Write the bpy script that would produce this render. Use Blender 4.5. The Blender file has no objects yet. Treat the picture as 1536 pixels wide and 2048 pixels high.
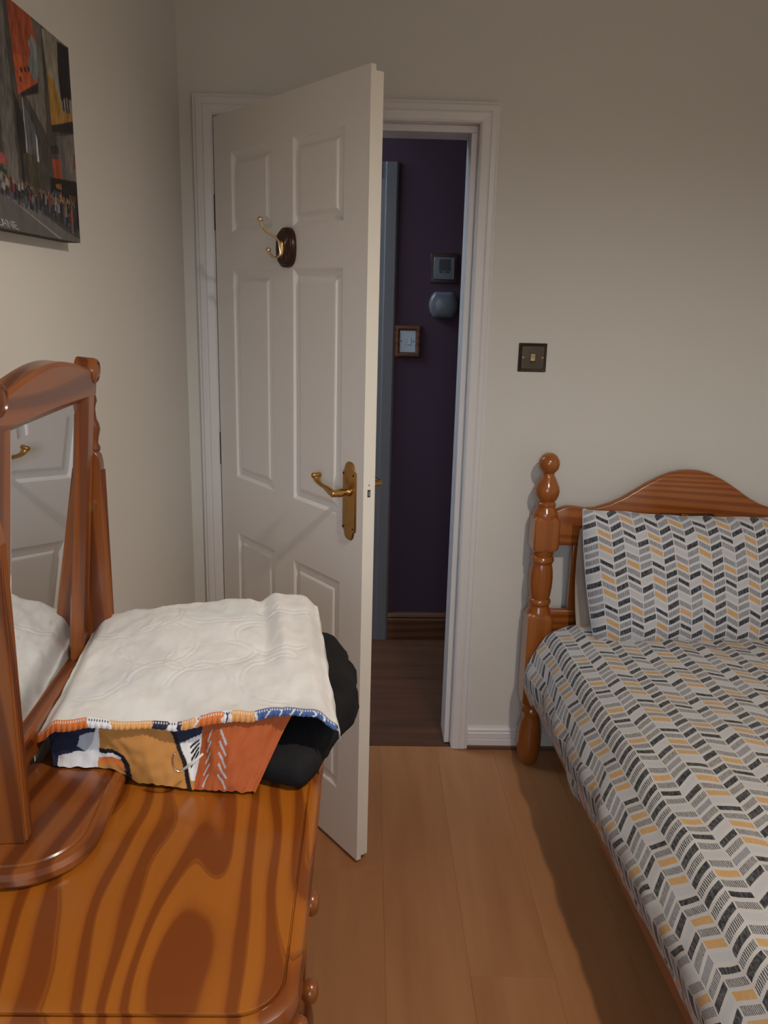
import bpy, bmesh, math, random
from mathutils import Vector, Matrix, noise
random.seed(7)
S = bpy.context.scene
COL = S.collection

# ---------------------------------------------------------------- camera
camd = bpy.data.cameras.new('camera')
cam = bpy.data.objects.new('camera', camd); COL.objects.link(cam)
YAW, PITCH, ROLL = 0.02293, -0.24922, 0.02481
_f = Vector((math.sin(YAW)*math.cos(PITCH), math.cos(YAW)*math.cos(PITCH), math.sin(PITCH)))
_r = Vector((math.cos(YAW), -math.sin(YAW), 0)); _u = _r.cross(_f)
_r2 = _r*math.cos(ROLL) + _u*math.sin(ROLL); _u2 = -_r*math.sin(ROLL) + _u*math.cos(ROLL)
cam.matrix_world = Matrix(((_r2.x, _u2.x, -_f.x, 0.4598), (_r2.y, _u2.y, -_f.y, -2.6108), (_r2.z, _u2.z, -_f.z, 1.5039), (0, 0, 0, 1)))
camd.sensor_fit = 'VERTICAL'; camd.sensor_height = 24.0; camd.lens = 1668.16/2048*24.0
camd.clip_start = 0.02
S.camera = cam

# ---------------------------------------------------------------- world, lamps, exposure
SKY = 10.5
w = bpy.data.worlds.new('dusk_sky'); S.world = w; w.use_nodes = True
_n = w.node_tree.nodes; _l = w.node_tree.links
_tc = _n.new('ShaderNodeTexCoord'); _sx = _n.new('ShaderNodeSeparateXYZ'); _rp = _n.new('ShaderNodeValToRGB')
_l.new(_tc.outputs['Generated'], _sx.inputs[0]); _l.new(_sx.outputs['Z'], _rp.inputs[0])
_e = _rp.color_ramp.elements                        # overcast sky above a darker ground
_e[0].position = 0.0; _e[0].color = (0.10, 0.10, 0.09, 1); _e[1].position = 0.06; _e[1].color = (0.70, 0.85, 1.0, 1)
_l.new(_rp.outputs[0], _n['Background'].inputs[0]); _n['Background'].inputs[1].default_value = SKY
def lamp(name, typ, loc, power, color, **kw):
    d = bpy.data.lights.new(name, typ); d.energy = power; d.color = color
    for k, v in kw.items(): setattr(d, k, v)
    o = bpy.data.objects.new(name, d); COL.objects.link(o); o.location = loc
    return o
LAMP = (1.08, -1.9, 2.12)
# the pendant: an opaque shade throws most of the light down, a little leaks sideways
lamp('pendant_downlight', 'SPOT', LAMP, 52.0, (1.0, 0.895, 0.78), spot_size=math.radians(178), spot_blend=0.75, shadow_soft_size=0.03)
lamp('pendant_bulb', 'POINT', LAMP, 3.6, (1.0, 0.88, 0.75), shadow_soft_size=0.035)
# daylight through the window in the wall behind the photographer
wl = lamp('window_portal', 'AREA', (0.36, -3.66, 1.59), 1.0, (1, 1, 1), shape='RECTANGLE', size=0.82, size_y=1.04)   # guides sampling of the sky, adds no light
wl.rotation_euler = (math.radians(90), 0, 0); wl.data.cycles.is_portal = True
vs = S.view_settings
vs.view_transform = 'Standard'; vs.look = 'None'; vs.gamma = 1.0; vs.exposure = 0.0
vs.use_curve_mapping = False

# ---------------------------------------------------------------- node helpers
class V:
    """a node socket with arithmetic"""
    def __init__(s, t, k): s.t, s.k = t, k
    def m(s, op, b=None, c=None): return s.t.math(op, s, b, c)
    def __add__(s, o): return s.m('ADD', o)
    def __sub__(s, o): return s.m('SUBTRACT', o)
    def __mul__(s, o): return s.m('MULTIPLY', o)
    def __truediv__(s, o): return s.m('DIVIDE', o)
    def fract(s): return s.m('FRACT')
    def floor(s): return s.m('FLOOR')
    def gt(s, o): return s.m('GREATER_THAN', o)
    def lt(s, o): return s.m('LESS_THAN', o)
    def abs(s): return s.m('ABSOLUTE')
class T:
    def __init__(s, name, rough=0.5, spec=0.5, metallic=0.0, coat=0.0):
        s.mat = bpy.data.materials.new(name); s.mat.use_nodes = True
        s.nt = s.mat.node_tree; s.b = s.nt.nodes['Principled BSDF']
        s.b.inputs['Roughness'].default_value = rough
        s.b.inputs['Specular IOR Level'].default_value = spec
        s.b.inputs['Metallic'].default_value = metallic
        s.b.inputs['Coat Weight'].default_value = coat
        s.b.inputs['Coat Roughness'].default_value = 0.15
    def put(s, inp, v):
        if isinstance(v, V): s.nt.links.new(v.k, inp)
        elif v is not None: inp.default_value = v
    def math(s, op, a, b=None, c=None):
        n = s.nt.nodes.new('ShaderNodeMath'); n.operation = op
        s.put(n.inputs[0], a); s.put(n.inputs[1], b); s.put(n.inputs[2], c)
        return V(s, n.outputs[0])
    def coord(s, kind='Object'):
        return V(s, s.nt.nodes.new('ShaderNodeTexCoord').outputs[kind])
    def sep(s, v):
        n = s.nt.nodes.new('ShaderNodeSeparateXYZ'); s.put(n.inputs[0], v); return [V(s, n.outputs[i]) for i in range(3)]
    def comb(s, x, y, z):
        n = s.nt.nodes.new('ShaderNodeCombineXYZ')
        for i, q in enumerate((x, y, z)): s.put(n.inputs[i], q)
        return V(s, n.outputs[0])
    def noise(s, v, scale, detail=2.0, rough=0.5, dist=0.0):
        n = s.nt.nodes.new('ShaderNodeTexNoise'); s.put(n.inputs['Vector'], v)
        n.inputs['Scale'].default_value = scale; n.inputs['Detail'].default_value = detail
        n.inputs['Roughness'].default_value = rough; n.inputs['Distortion'].default_value = dist
        return V(s, n.outputs['Fac'])
    def ramp(s, f, stops, const=False):
        n = s.nt.nodes.new('ShaderNodeValToRGB'); s.put(n.inputs[0], f)
        r = n.color_ramp; r.interpolation = 'CONSTANT' if const else 'LINEAR'
        while len(r.elements) < len(stops): r.elements.new(0.5)
        for e, (p, c) in zip(r.elements, stops): e.position = p; e.color = (*c, 1) if len(c) == 3 else c
        return V(s, n.outputs[0])
    def mix(s, f, a, b, blend='MIX'):
        n = s.nt.nodes.new('ShaderNodeMix'); n.data_type = 'RGBA'; n.blend_type = blend
        s.put(n.inputs[0], f)
        for k, q in ((6, a), (7, b)): s.put(n.inputs[k], (*q, 1) if isinstance(q, tuple) and len(q) == 3 else q)
        return V(s, n.outputs[2])
    def bump(s, h, strength=0.2, dist=0.002):
        n = s.nt.nodes.new('ShaderNodeBump'); s.put(n.inputs['Height'], h)
        n.inputs['Strength'].default_value = strength; n.inputs['Distance'].default_value = dist
        s.nt.links.new(n.outputs[0], s.b.inputs['Normal'])
    def attr(s, name):
        n = s.nt.nodes.new('ShaderNodeAttribute'); n.attribute_name = name; return V(s, n.outputs['Color'])
    def color(s, v): s.put(s.b.inputs['Base Color'], (*v, 1) if isinstance(v, tuple) and len(v) == 3 else v); return s
    def rough(s, v): s.put(s.b.inputs['Roughness'], v)

def paint(name, col, rough=0.5, bump=0.06, scale=90.0, var=0.03, spec=0.4):
    t = T(name, rough, spec); o = t.coord()
    n = t.noise(o, 2.2, 3)
    a = tuple(c*(1-var) for c in col); b = tuple(min(1, c*(1+var)) for c in col)
    t.color(t.mix(n, a, b)); t.bump(t.noise(o, scale, 3), bump, 0.001)
    return t.mat
def pine(name, along, light, mid, dark, freq=16.0, wob=6.0, rough=0.28, coat=0.4, stretch=0.14, nscale=6.0, fine=0.25, skew=0.0, wob2=0.0):
    """varnished pine: contour lines of a stretched noise, running along one object axis"""
    t = T(name, rough, 0.5, 0, coat); x, y, z = t.sep(t.coord())
    ax = {'x': (y, z, x), 'y': (x, z, y), 'z': (x, y, z)}[along]
    a, b, l = ax
    a2 = a + l*skew
    p = t.comb(a2, b, l*stretch)
    n1 = t.noise(p, nscale, 1.0, 0.4, 0.25)
    ph = n1*wob + (a2+b*0.7)*freq
    if wob2: ph = ph + t.noise(t.comb(a2, b, l*stretch*1.6), nscale*2.6, 1.0, 0.4)*wob2
    fr = ph.fract()
    c = t.ramp(fr, [(0.0, dark), (0.05, light), (0.42, light), (0.58, mid), (0.66, dark), (0.95, dark), (1.0, mid)])
    f = t.noise(t.comb(a2*18.0, b*18.0, l*0.6), 9.0, 3, 0.6)
    big = t.noise(t.comb(a, b, l*0.4), 3.0, 2)
    c = t.mix(f*fine, c, dark)
    c = t.mix(big*0.35, c, mid)
    t.color(c); t.bump(f, 0.05, 0.001)
    return t.mat
def metal(name, col, rough=0.22):
    t = T(name, rough, 0.5, 1.0); n = t.noise(t.coord(), 60, 2)
    t.color(t.mix(n, tuple(c*0.85 for c in col), col)); t.rough(n*0.15 + (rough-0.05)); return t.mat

M = {}
M['wall'] = paint('cream_emulsion', (0.68, 0.65, 0.60), 0.75, 0.12, 140)
M['ceiling'] = paint('ceiling_emulsion', (0.74, 0.72, 0.67), 0.8)
M['gloss'] = paint('white_satin_paint', (0.90, 0.845, 0.805), 0.36, 0.05, 200, 0.02)
M['trim'] = paint('white_gloss_trim', (0.72, 0.69, 0.68), 0.33, 0.08, 160, 0.02)
M['edge'] = paint('white_door_edge_paint', (0.84, 0.79, 0.70), 0.42, 0.05, 200, 0.02)
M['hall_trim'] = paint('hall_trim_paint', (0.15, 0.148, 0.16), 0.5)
M['purple'] = paint('purple_emulsion', (0.068, 0.037, 0.060), 0.75, 0.1, 140)
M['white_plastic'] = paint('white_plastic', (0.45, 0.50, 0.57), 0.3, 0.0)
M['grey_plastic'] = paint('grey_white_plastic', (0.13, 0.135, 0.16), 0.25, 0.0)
M['dark_plastic'] = paint('dark_plastic', (0.03, 0.03, 0.035), 0.3, 0.0)
M['dark'] = paint('dark_gap', (0.015, 0.013, 0.012), 0.8, 0.0)
M['brass'] = metal('aged_brass', (0.56, 0.33, 0.12), 0.27)
M['bright_brass'] = metal('polished_brass', (0.86, 0.72, 0.48), 0.14)
M['steel'] = metal('steel', (0.55, 0.53, 0.5), 0.3)
M['bronze'] = metal('antique_bronze', (0.105, 0.088, 0.068), 0.33)
M['mahogany'] = paint('mahogany_varnish', (0.042, 0.010, 0.006), 0.25, 0.03, 60, 0.3)
PL, PM, PD = (0.345, 0.106, 0.009), (0.275, 0.076, 0.007), (0.145, 0.031, 0.0035)
M['top'] = pine('varnished_pine_top', 'y', PL, PM, PD, 31.0, 8.0, 0.26, 0.35, 0.20, 4.2, 0.22, 0.08, 3.2)
ML, MM, MD = (0.255, 0.074, 0.014), (0.19, 0.050, 0.009), (0.10, 0.022, 0.004)
M['pine_y'] = pine('varnished_pine_lengthwise', 'y', ML, MM, MD, 34.0, 6.0, nscale=5.0, stretch=0.2)
M['pine_z'] = pine('varnished_pine_upright', 'z', ML, MM, MD, 22.0, 6.0)
BL, BM, BD = (0.37, 0.115, 0.020), (0.31, 0.085, 0.013), (0.17, 0.040, 0.006)
M['bed_z'] = pine('bed_pine_upright', 'z', BL, BM, BM, 14.0, 5.0, 0.22, 0.5)
M['bed_x'] = pine('bed_pine_crosswise', 'x', BL, BM, (0.22, 0.054, 0.008), 62.0, 7.0, 0.30, 0.3, 0.08)
M['bed_y'] = pine('bed_pine_rail', 'y', BL, BM, BD, 22.0, 6.0)
M['hall_pine'] = pine('hall_pine', 'x', (0.17, 0.06, 0.018), (0.12, 0.04, 0.011), (0.07, 0.023, 0.006), 40.0, 5.0, 0.5, 0.05)
M['under'] = pine('dark_wood_strip', 'x', (0.20, 0.12, 0.07), (0.15, 0.08, 0.05), (0.1, 0.05, 0.03), 40.0, 5.0, 0.5, 0.0)
def laminate(name, along, light, dark, tint, rough):
    t = T(name, rough, 0.45); x, y, z = t.sep(t.coord())
    a, l = (x, y) if along == 'y' else (y, x)
    oi = t.nt.nodes.new('ShaderNodeObjectInfo'); r = V(t, oi.outputs['Random'])
    p = t.comb(a*1.0, l*0.10, r*9.0)
    n = t.noise(p, 16.0, 3, 0.55); f = t.noise(t.comb(a, l*0.035, r*5.0), 130.0, 2, 0.6)
    c = t.mix(t.ramp(n, [(0.32, (0, 0, 0)), (0.7, (1, 1, 1))]), dark, light)
    c = t.mix(f*0.35, c, tint); c = t.mix(r*0.30, c, tint)
    t.color(c); t.bump(f, 0.05, 0.0006); return t.mat
M['laminate'] = laminate('beech_laminate', 'y', (0.46, 0.21, 0.086), (0.355, 0.145, 0.054), (0.41, 0.178, 0.070), 0.42)
M['hall_floor'] = laminate('dark_hall_laminate', 'x', (0.135, 0.050, 0.020), (0.055, 0.020, 0.009), (0.09, 0.034, 0.014), 0.72)
def mirror_glass():
    t = T('mirror_glass', 0.01, 0.5, 1.0); n = t.noise(t.coord(), 8.0, 2)
    t.color(t.mix(n, (0.83, 0.85, 0.87), (0.86, 0.88, 0.90))); return t.mat
M['mirror'] = mirror_glass()
def printed(name, rough=0.7, sheen=True):
    t = T(name, rough, 0.2); c = t.attr('print'); o = t.coord()
    f = t.noise(o, 400.0, 2); t.color(t.mix(f*0.25, c, t.mix(1.0, c, (0.75, 0.75, 0.75), 'MULTIPLY'))); t.bump(f, 0.15, 0.0008); return t.mat
M['print'] = printed('printed_cotton'); M['canvas'] = printed('printed_canvas', 0.55)
def cloth(name, c1, c2, scale, rough=0.85, bump=0.25, fine=500.0):
    t = T(name, rough, 0.2); o = t.coord(); n = t.noise(o, scale, 3, 0.55)
    t.color(t.ramp(n, [(0.3, c1), (0.7, c2)])); t.bump(t.noise(o, fine, 2), bump, 0.0008)
    return t.mat
M['black_cloth'] = cloth('black_cotton', (0.006, 0.006, 0.007), (0.014, 0.013, 0.014), 12)
M['beige_cloth'] = cloth('beige_cotton', (0.38, 0.31, 0.26), (0.46, 0.38, 0.32), 9)
M['canvas_side'] = cloth('canvas_wrap', (0.05, 0.045, 0.04), (0.08, 0.07, 0.065), 14)
def white_lining():
    t = T('white_lining', 0.6, 0.3); o = t.coord(); n = t.noise(o, 11.0, 2, 0.5); n2 = t.noise(o, 7.0, 1, 0.5, 0.4)
    c = t.ramp(n, [(0.35, (0.58, 0.555, 0.53)), (0.6, (0.66, 0.64, 0.615))])
    c = t.mix(t.ramp(n2, [(0.58, (0, 0, 0)), (0.66, (0.35, 0.35, 0.35))]), c, (0.52, 0.545, 0.575))
    t.color(c); t.bump(t.noise(o, 45.0, 4, 0.6), 0.18, 0.003)
    t.b.inputs['Sheen Weight'].default_value = 0.1; return t.mat
M['lining'] = white_lining()

def chevron(name, cw, pitch, amp, bg, bow=0.0):
    """columns of slanted dashes making zigzag rows, four columns by six rows to a repeat; works on UV in metres"""
    t = T(name, 0.82, 0.2); u, v, _ = t.sep(t.coord('UV'))
    wob = t.noise(t.comb(u, v, 0.0), 20.0, 2)
    u = u + (wob-0.5)*0.004; v = v + (t.noise(t.comb(v, u, 3.0), 18.0, 2)-0.5)*0.004
    uc = u/cw; ci = uc.floor(); cf = uc.fract()
    half = (ci*0.5).fract()*2.0                              # 0 on rising columns, 1 on falling ones
    tri = cf + half - cf*half*2.0                             # cf or 1-cf
    y = (v - tri*amp)/pitch; rj = y.floor(); rf = y.fract()
    c4 = (ci*0.25).fract()*4.0 + 0.5; c4 = c4.floor()
    r6 = (rj/6.0).fract()*6.0 + 0.5; r6 = r6.floor()
    idx = (c4*6.0 + r6 + 0.5)/24.0
    G, Hh, D, L, O, K = 'G', 'H', 'D', 'L', 'O', 'K'
    seq = [G, Hh, D, L, D, Hh,  L, O, Hh, O, Hh, K,  D, Hh, D, Hh, D, Hh,  Hh, L, Hh, K, Hh, O]
    colr = {G: (0.27, 0.27, 0.29), Hh: (0.045, 0.045, 0.050), D: (0.026, 0.028, 0.032), L: (0.50, 0.49, 0.50), O: (0.58, 0.33, 0.115), K: (0.020, 0.021, 0.025)}
    base = t.ramp(idx, [(i/24.0, colr[s]) for i, s in enumerate(seq)], True)
    hm = t.ramp(idx, [(i/24.0, (1, 1, 1) if s == Hh else (0, 0, 0)) for i, s in enumerate(seq)], True)
    km = t.ramp(idx, [(i/24.0, (1, 1, 1) if s == K else (0, 0, 0)) for i, s in enumerate(seq)], True)
    mg = km*0.07 + 0.14
    e = t.noise(t.comb(u, v, 1.0), 260.0, 1)*0.05
    inr = (rf.gt(mg+e))*(rf.lt((mg*-1.0)-e+1.0))*(cf.gt(e+0.015))*(cf.lt((e*-1.0)+0.985))
    st = (cf*13.0 + t.noise(t.comb(u*2.0, v, 0.0), 150.0, 1)*0.5).fract().lt(0.56)
    hs = st*hm + (hm*-1.0+1.0)
    dry = t.ramp(t.noise(t.comb(u*7.0, v*1.5, 2.0), 40.0, 3, 0.7), [(0.42, (1, 1, 1)), (0.75, (0.70, 0.70, 0.70))])
    mask = inr*hs*dry
    t.color(t.mix(mask, bg, base)); t.bump(t.noise(t.comb(u, v, 0.0), 900.0, 2), 0.15, 0.0006)
    t.b.inputs['Sheen Weight'].default_value = 0.12
    return t.mat
M['duvet'] = chevron('chevron_duvet_cotton', 0.0372, 0.0258, 0.0235, (0.55, 0.525, 0.50))
M['pillow'] = chevron('chevron_pillow_cotton', 0.0362, 0.0232, 0.0190, (0.57, 0.57, 0.60))

# ---------------------------------------------------------------- mesh helpers
class MB:
    def __init__(s): s.v, s.f, s.uv, s.col, s.mi = [], [], {}, None, []
    def add(s, vs, fs, mi=0):
        o = len(s.v); s.v += [tuple(q) for q in vs]; s.f += [tuple(i+o for i in f) for f in fs]; s.mi += [mi]*len(fs); return o
    def box(s, x0, x1, y0, y1, z0, z1, mi=0):
        s.add([(x, y, z) for x in (x0, x1) for y in (y0, y1) for z in (z0, z1)],
              [(0, 1, 3, 2), (4, 6, 7, 5), (0, 4, 5, 1), (2, 3, 7, 6), (0, 2, 6, 4), (1, 5, 7, 3)], mi); return s
    def prism(s, prof, axis, a0, a1, mi=0):
        """closed 2D outline extruded along an axis; outline coordinates are the other two axes in xyz order"""
        n = len(prof)
        def P(p, a): return {'x': (a, p[0], p[1]), 'y': (p[0], a, p[1]), 'z': (p[0], p[1], a)}[axis]
        s.add([P(p, a0) for p in prof] + [P(p, a1) for p in prof],
              [tuple(range(n))[::-1], tuple(range(n, 2*n))] + [(i, (i+1) % n, n+(i+1) % n, n+i) for i in range(n)], mi); return s
    def lathe(s, prof, seg=24, c=(0, 0, 0), axis='z', mi=0):
        vs = []
        for r, h in prof:
            for k in range(seg):
                a = 2*math.pi*k/seg; p, q = r*math.cos(a), r*math.sin(a)
                o = {'z': (p, q, h), 'x': (h, p, q), 'y': (p, h, q)}[axis]
                vs.append((c[0]+o[0], c[1]+o[1], c[2]+o[2]))
        n = len(prof)
        fs = [(i*seg+k, i*seg+(k+1) % seg, (i+1)*seg+(k+1) % seg, (i+1)*seg+k) for i in range(n-1) for k in range(seg)]
        fs += [tuple(range(seg))[::-1], tuple(range((n-1)*seg, n*seg))]
        s.add(vs, fs, mi); return s
    def tube(s, path, rad, seg=12, flat=None, mi=0):
        path = [Vector(p) for p in path]; n = len(path)
        if not isinstance(rad, (list, tuple)): rad = [rad]*n
        up = Vector((0, 0, 1)); vs = []
        prev = None
        for i, p in enumerate(path):
            d = (path[min(i+1, n-1)] - path[max(i-1, 0)]).normalized()
            a = prev if prev is not None else (d.cross(up) if abs(d.z) < 0.95 else d.cross(Vector((1, 0, 0))))
            a = (a - d*a.dot(d)).normalized(); b = d.cross(a); prev = a
            r = rad[i]; ra, rb = (r, r) if not isinstance(r, tuple) else r
            for k in range(seg):
                t = 2*math.pi*k/seg; vs.append(p + a*ra*math.cos(t) + b*rb*math.sin(t))
        fs = [(i*seg+k, i*seg+(k+1) % seg, (i+1)*seg+(k+1) % seg, (i+1)*seg+k) for i in range(n-1) for k in range(seg)]
        fs += [tuple(range(seg))[::-1], tuple(range((n-1)*seg, n*seg))]
        s.add(vs, fs, mi); return s
    def rings(s, loops, cap0=True, cap1=True, mi=0):
        n = len(loops[0]); vs = [p for l in loops for p in l]
        fs = [(i*n+k, i*n+(k+1) % n, (i+1)*n+(k+1) % n, (i+1)*n+k) for i in range(len(loops)-1) for k in range(n)]
        if cap0: fs.append(tuple(range(n))[::-1])
        if cap1: fs.append(tuple(range((len(loops)-1)*n, len(loops)*n)))
        s.add(vs, fs, mi); return s
    def grid(s, nu, nv, fn, uvf=None, mi=0):
        o = s.add([fn(i/nu, j/nv) for j in range(nv+1) for i in range(nu+1)],
                  [(j*(nu+1)+i, j*(nu+1)+i+1, (j+1)*(nu+1)+i+1, (j+1)*(nu+1)+i) for j in range(nv) for i in range(nu)], mi)
        if uvf:
            for j in range(nv+1):
                for i in range(nu+1): s.uv[o+j*(nu+1)+i] = uvf(i/nu, j/nv)
        return o
def obj(name, mb, mat, parent=None, smooth=False, bevel=0.0, seg=2, angle=35, fix=True):
    me = bpy.data.meshes.new(name); me.from_pydata(mb.v, [], mb.f)
    for m in (mat if isinstance(mat, (list, tuple)) else [mat]): me.materials.append(m)
    for p, i in zip(me.polygons, mb.mi): p.material_index = i
    if mb.uv:
        ul = me.uv_layers.new(name='UVMap')
        for l in me.loops: ul.data[l.index].uv = mb.uv.get(l.vertex_index, (0, 0))
    if mb.col:
        at = me.color_attributes.new('print', 'FLOAT_COLOR', 'POINT')
        for i, c in enumerate(mb.col): at.data[i].color = (*c, 1)
    me.update()
    if fix:
        bm = bmesh.new(); bm.from_mesh(me); bmesh.ops.recalc_face_normals(bm, faces=bm.faces); bm.to_mesh(me); bm.free()
    if smooth:
        me.shade_smooth() if hasattr(me, 'shade_smooth') else [setattr(p, 'use_smooth', True) for p in me.polygons]
        if smooth != 'all': me.set_sharp_from_angle(angle=math.radians(angle))
    o = bpy.data.objects.new(name, me); COL.objects.link(o); o.parent = parent
    if bevel:
        b = o.modifiers.new('bevel', 'BEVEL'); b.width = bevel; b.segments = seg; b.limit_method = 'ANGLE'; b.angle_limit = math.radians(40)
        if not smooth:
            me.shade_smooth(); me.set_sharp_from_angle(angle=math.radians(30))
        b.harden_normals = False
    return o
def tag(o, label=None, cat=None, kind=None, group=None):
    for k, v in (('label', label), ('category', cat), ('kind', kind), ('group', group)):
        if v: o[k] = v
    return o
def thing(name, label, cat, loc=(0, 0, 0), rz=0.0, group=None, kind=None):
    o = bpy.data.objects.new(name, None); COL.objects.link(o); o.location = loc; o.rotation_euler = (0, 0, rz)
    o.empty_display_size = 0.05
    return tag(o, label, cat, kind, group)
def box(name, mat, parent, *b, bevel=0.0): return obj(name, MB().box(*b), mat, parent, bevel=bevel)
def dupe(o, parent, loc=None):
    c = o.copy(); COL.objects.link(c); c.parent = parent
    if loc is not None: c.location = loc
    for ch in list(o.children): dupe(ch, c)
    return c
def lerp(a, b, t): return a + (b-a)*t
def interp(x, xs, ys):
    if x <= xs[0]: return ys[0]
    for i in range(1, len(xs)):
        if x <= xs[i]: return lerp(ys[i-1], ys[i], (x-xs[i-1])/(xs[i]-xs[i-1]))
    return ys[-1]
def sm(a, b, x):
    t = max(0.0, min(1.0, (x-a)/(b-a))); return t*t*(3-2*t)
def nz(x, y, z, s=1.0): return noise.noise(Vector((x*s, y*s, z*s)))
def rrect(x0, x1, y0, y1, r, n=8):
    if not isinstance(r, (list, tuple)): r = [r]*4
    pts = []
    for (cx, cy, a0, q) in ((x1, y1, 0, r[0]), (x0, y1, 90, r[1]), (x0, y0, 180, r[2]), (x1, y0, 270, r[3])):
        q = max(q, 1e-4); sx = -1 if a0 in (0, 270) else 1; sy = -1 if a0 in (0, 90) else 1
        for k in range(n+1):
            a = math.radians(a0 + 90*k/n); pts.append((cx+sx*q+q*math.cos(a), cy+sy*q+q*math.sin(a)))
    return pts
def inside(p, poly):
    x, y = p; c = False; j = len(poly)-1
    for i in range(len(poly)):
        xi, yi = poly[i]; xj, yj = poly[j]
        if (yi > y) != (yj > y) and x < (xj-xi)*(y-yi)/(yj-yi)+xi: c = not c
        j = i
    return c

# ---------------------------------------------------------------- room shell
XL, XR, YF, ZC = -0.0977, 2.16, -3.62, 2.42
OW, OH, WT = 0.7705, 2.0036, 0.14           # door opening between architraves, wall thickness
wall = MB()
wall.box(-1.4, -0.012, 0, WT, 0, ZC).box(OW+0.012, XR+0.12, 0, WT, 0, ZC).box(-0.012, OW+0.012, 0, WT, OH+0.012, ZC)
tag(obj('wall_back', wall, M['wall']), 'cream painted wall around the open door', 'wall', 'structure')
tag(box('wall_left', M['wall'], None, XL-0.12, XL, YF, 0, 0, ZC), 'cream wall on the left behind canvas print and mirror', 'wall', 'structure')
tag(box('wall_right', M['wall'], None, XR, XR+0.12, YF, 0, 0, ZC), 'cream wall on the far side of the bed', 'wall', 'structure')
fw = MB(); WX0, WX1, WZ0, WZ1 = -0.04, 0.76, 1.08, 2.10
fw.box(XL-0.12, WX0, YF-0.12, YF, 0, ZC).box(WX1, XR+0.12, YF-0.12, YF, 0, ZC).box(WX0, WX1, YF-0.12, YF, 0, WZ0).box(WX0, WX1, YF-0.12, YF, WZ1, ZC)
tag(obj('wall_front', fw, M['wall']), 'cream wall with a window behind the photographer', 'wall', 'structure')
tag(box('ceiling', M['ceiling'], None, XL-0.12, XR+0.12, YF-0.12, 1.2, ZC, ZC+0.1), 'plain off-white ceiling', 'ceiling', 'structure')
win = thing('window_1', 'white framed window behind the photographer', 'window', ((WX0+WX1)/2, YF-0.06, WZ0), kind='structure')
hw, hh = (WX1-WX0)/2, WZ1-WZ0
fr = MB().box(-hw, -hw+0.05, -0.03, 0.03, 0, hh).box(hw-0.05, hw, -0.03, 0.03, 0, hh).box(-hw+0.05, hw-0.05, -0.03, 0.03, 0, 0.05).box(-hw+0.05, hw-0.05, -0.03, 0.03, hh-0.05, hh).box(-0.025, 0.025, -0.03, 0.03, 0.05, hh-0.05)
obj('window_frame', fr, M['trim'], win)
box('window_sill', M['trim'], win, -hw-0.04, hw+0.04, 0.06, 0.16, -0.025, 0.0, bevel=0.004)

# floor: laminate boards running away from the camera
fl = thing('floor', 'beech laminate floor of long boards', 'floor', (0, 0, 0), kind='structure')
box('underlay', M['dark'], fl, XL-0.02, XR, YF, 0.002, -0.03, -0.0085)
PW = 0.1955; x0 = 0.5255 - 4*PW
ends = {4: -1.02, 3: -0.62, 2: -0.652, 5: -1.55, 6: -1.02, 7: -0.5, 1: -1.3, 0: -0.9}
for i in range(13):
    a, b = x0 + i*PW, x0 + (i+1)*PW
    if i == 4: pass
    a, b = max(a, XL), min(b, XR)
    if b <= a: continue
    e = {2: -1.7, 3: -0.652, 4: -1.9, 5: -1.02, 6: -2.3, 7: -0.55, 8: -1.6, 9: -0.9, 10: -2.1, 11: -1.2}.get(i, -1.1)
    cuts = [0.0, e, e-1.285, e-2.57, e-3.855]
    cuts = [max(c, YF) for c in cuts]
    for y1, y0 in zip(cuts, cuts[1:]):
        if y1-y0 < 0.01: continue
        m = MB().box(a+0.0001, b-0.0001, y0+0.0001, y1-0.0001, -0.008, 0.0)
        obj('board', m, M['laminate'], fl, bevel=0.0003, seg=1)

# skirting on the back wall, right of the door, in its own white mouldings with a wood strip under it
def skirt_prof(h, t): return [(0, 0.0), (-t, 0.0), (-t, h*0.30), (-t+0.003, h*0.34), (-t, h*0.38), (-t, h*0.66), (-t+0.004, h*0.72), (-t+0.002, h*0.82), (-t+0.007, h*0.93), (0, h)]
sk = thing('baseboard_back', 'low white moulded skirting between door frame and bed', 'skirting', (0, 0, 0), kind='structure')
A = 0.0559                                       # architrave width
obj('moulding', MB().prism([(y, z+0.016) for y, z in skirt_prof(0.068, 0.016)], 'x', OW+A+0.0005, XR), M['trim'], sk)
obj('wood_strip', MB().box(OW+A+0.0005, XR, -0.0175, 0, 0.0, 0.0155), M['under'], sk)['label'] = 'thin bare wood strip under the white skirting'
sk2 = thing('baseboard_left', 'low white skirting along the left wall', 'skirting', (0, 0, 0), kind='structure')
obj('moulding', MB().box(XL, XL+0.016, YF, -0.02, 0.0, 0.084), M['trim'], sk2)

# architrave and lining of the doorway
arch = thing('trim_1', 'white moulded architrave and lining around the doorway', 'door frame', (0, 0, 0), kind='structure')
ap = [(0, 0), (0, -0.012), (0.006, -0.0165), (0.026, -0.018), (0.030, -0.0155), (0.033, -0.018), (0.046, -0.0175), (0.050, -0.0145), (0.0559, -0.0135), (0.0559, 0)]
def sweep_arch(parts):
    for name, fn, mitre in parts:
        m = MB(); n = len(ap); vs = []
        for end in (0, 1): vs += [fn(a, d, end) for a, d in ap]
        m.add(vs, [tuple(range(n))[::-1], tuple(range(n, 2*n))] + [(i, (i+1) % n, n+(i+1) % n, n+i) for i in range(n)])
        obj(name, m, M['trim'], arch, smooth=True, angle=20)
sweep_arch([('architrave', lambda a, d, e: (-a, d, 0.002 if e == 0 else OH+a), 0),
            ('architrave', lambda a, d, e: (OW+a, d, 0.002 if e == 0 else OH+a), 0),
            ('architrave', lambda a, d, e: (-a if e == 0 else OW+a, d, OH+a), 0)])
m = MB()
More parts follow.
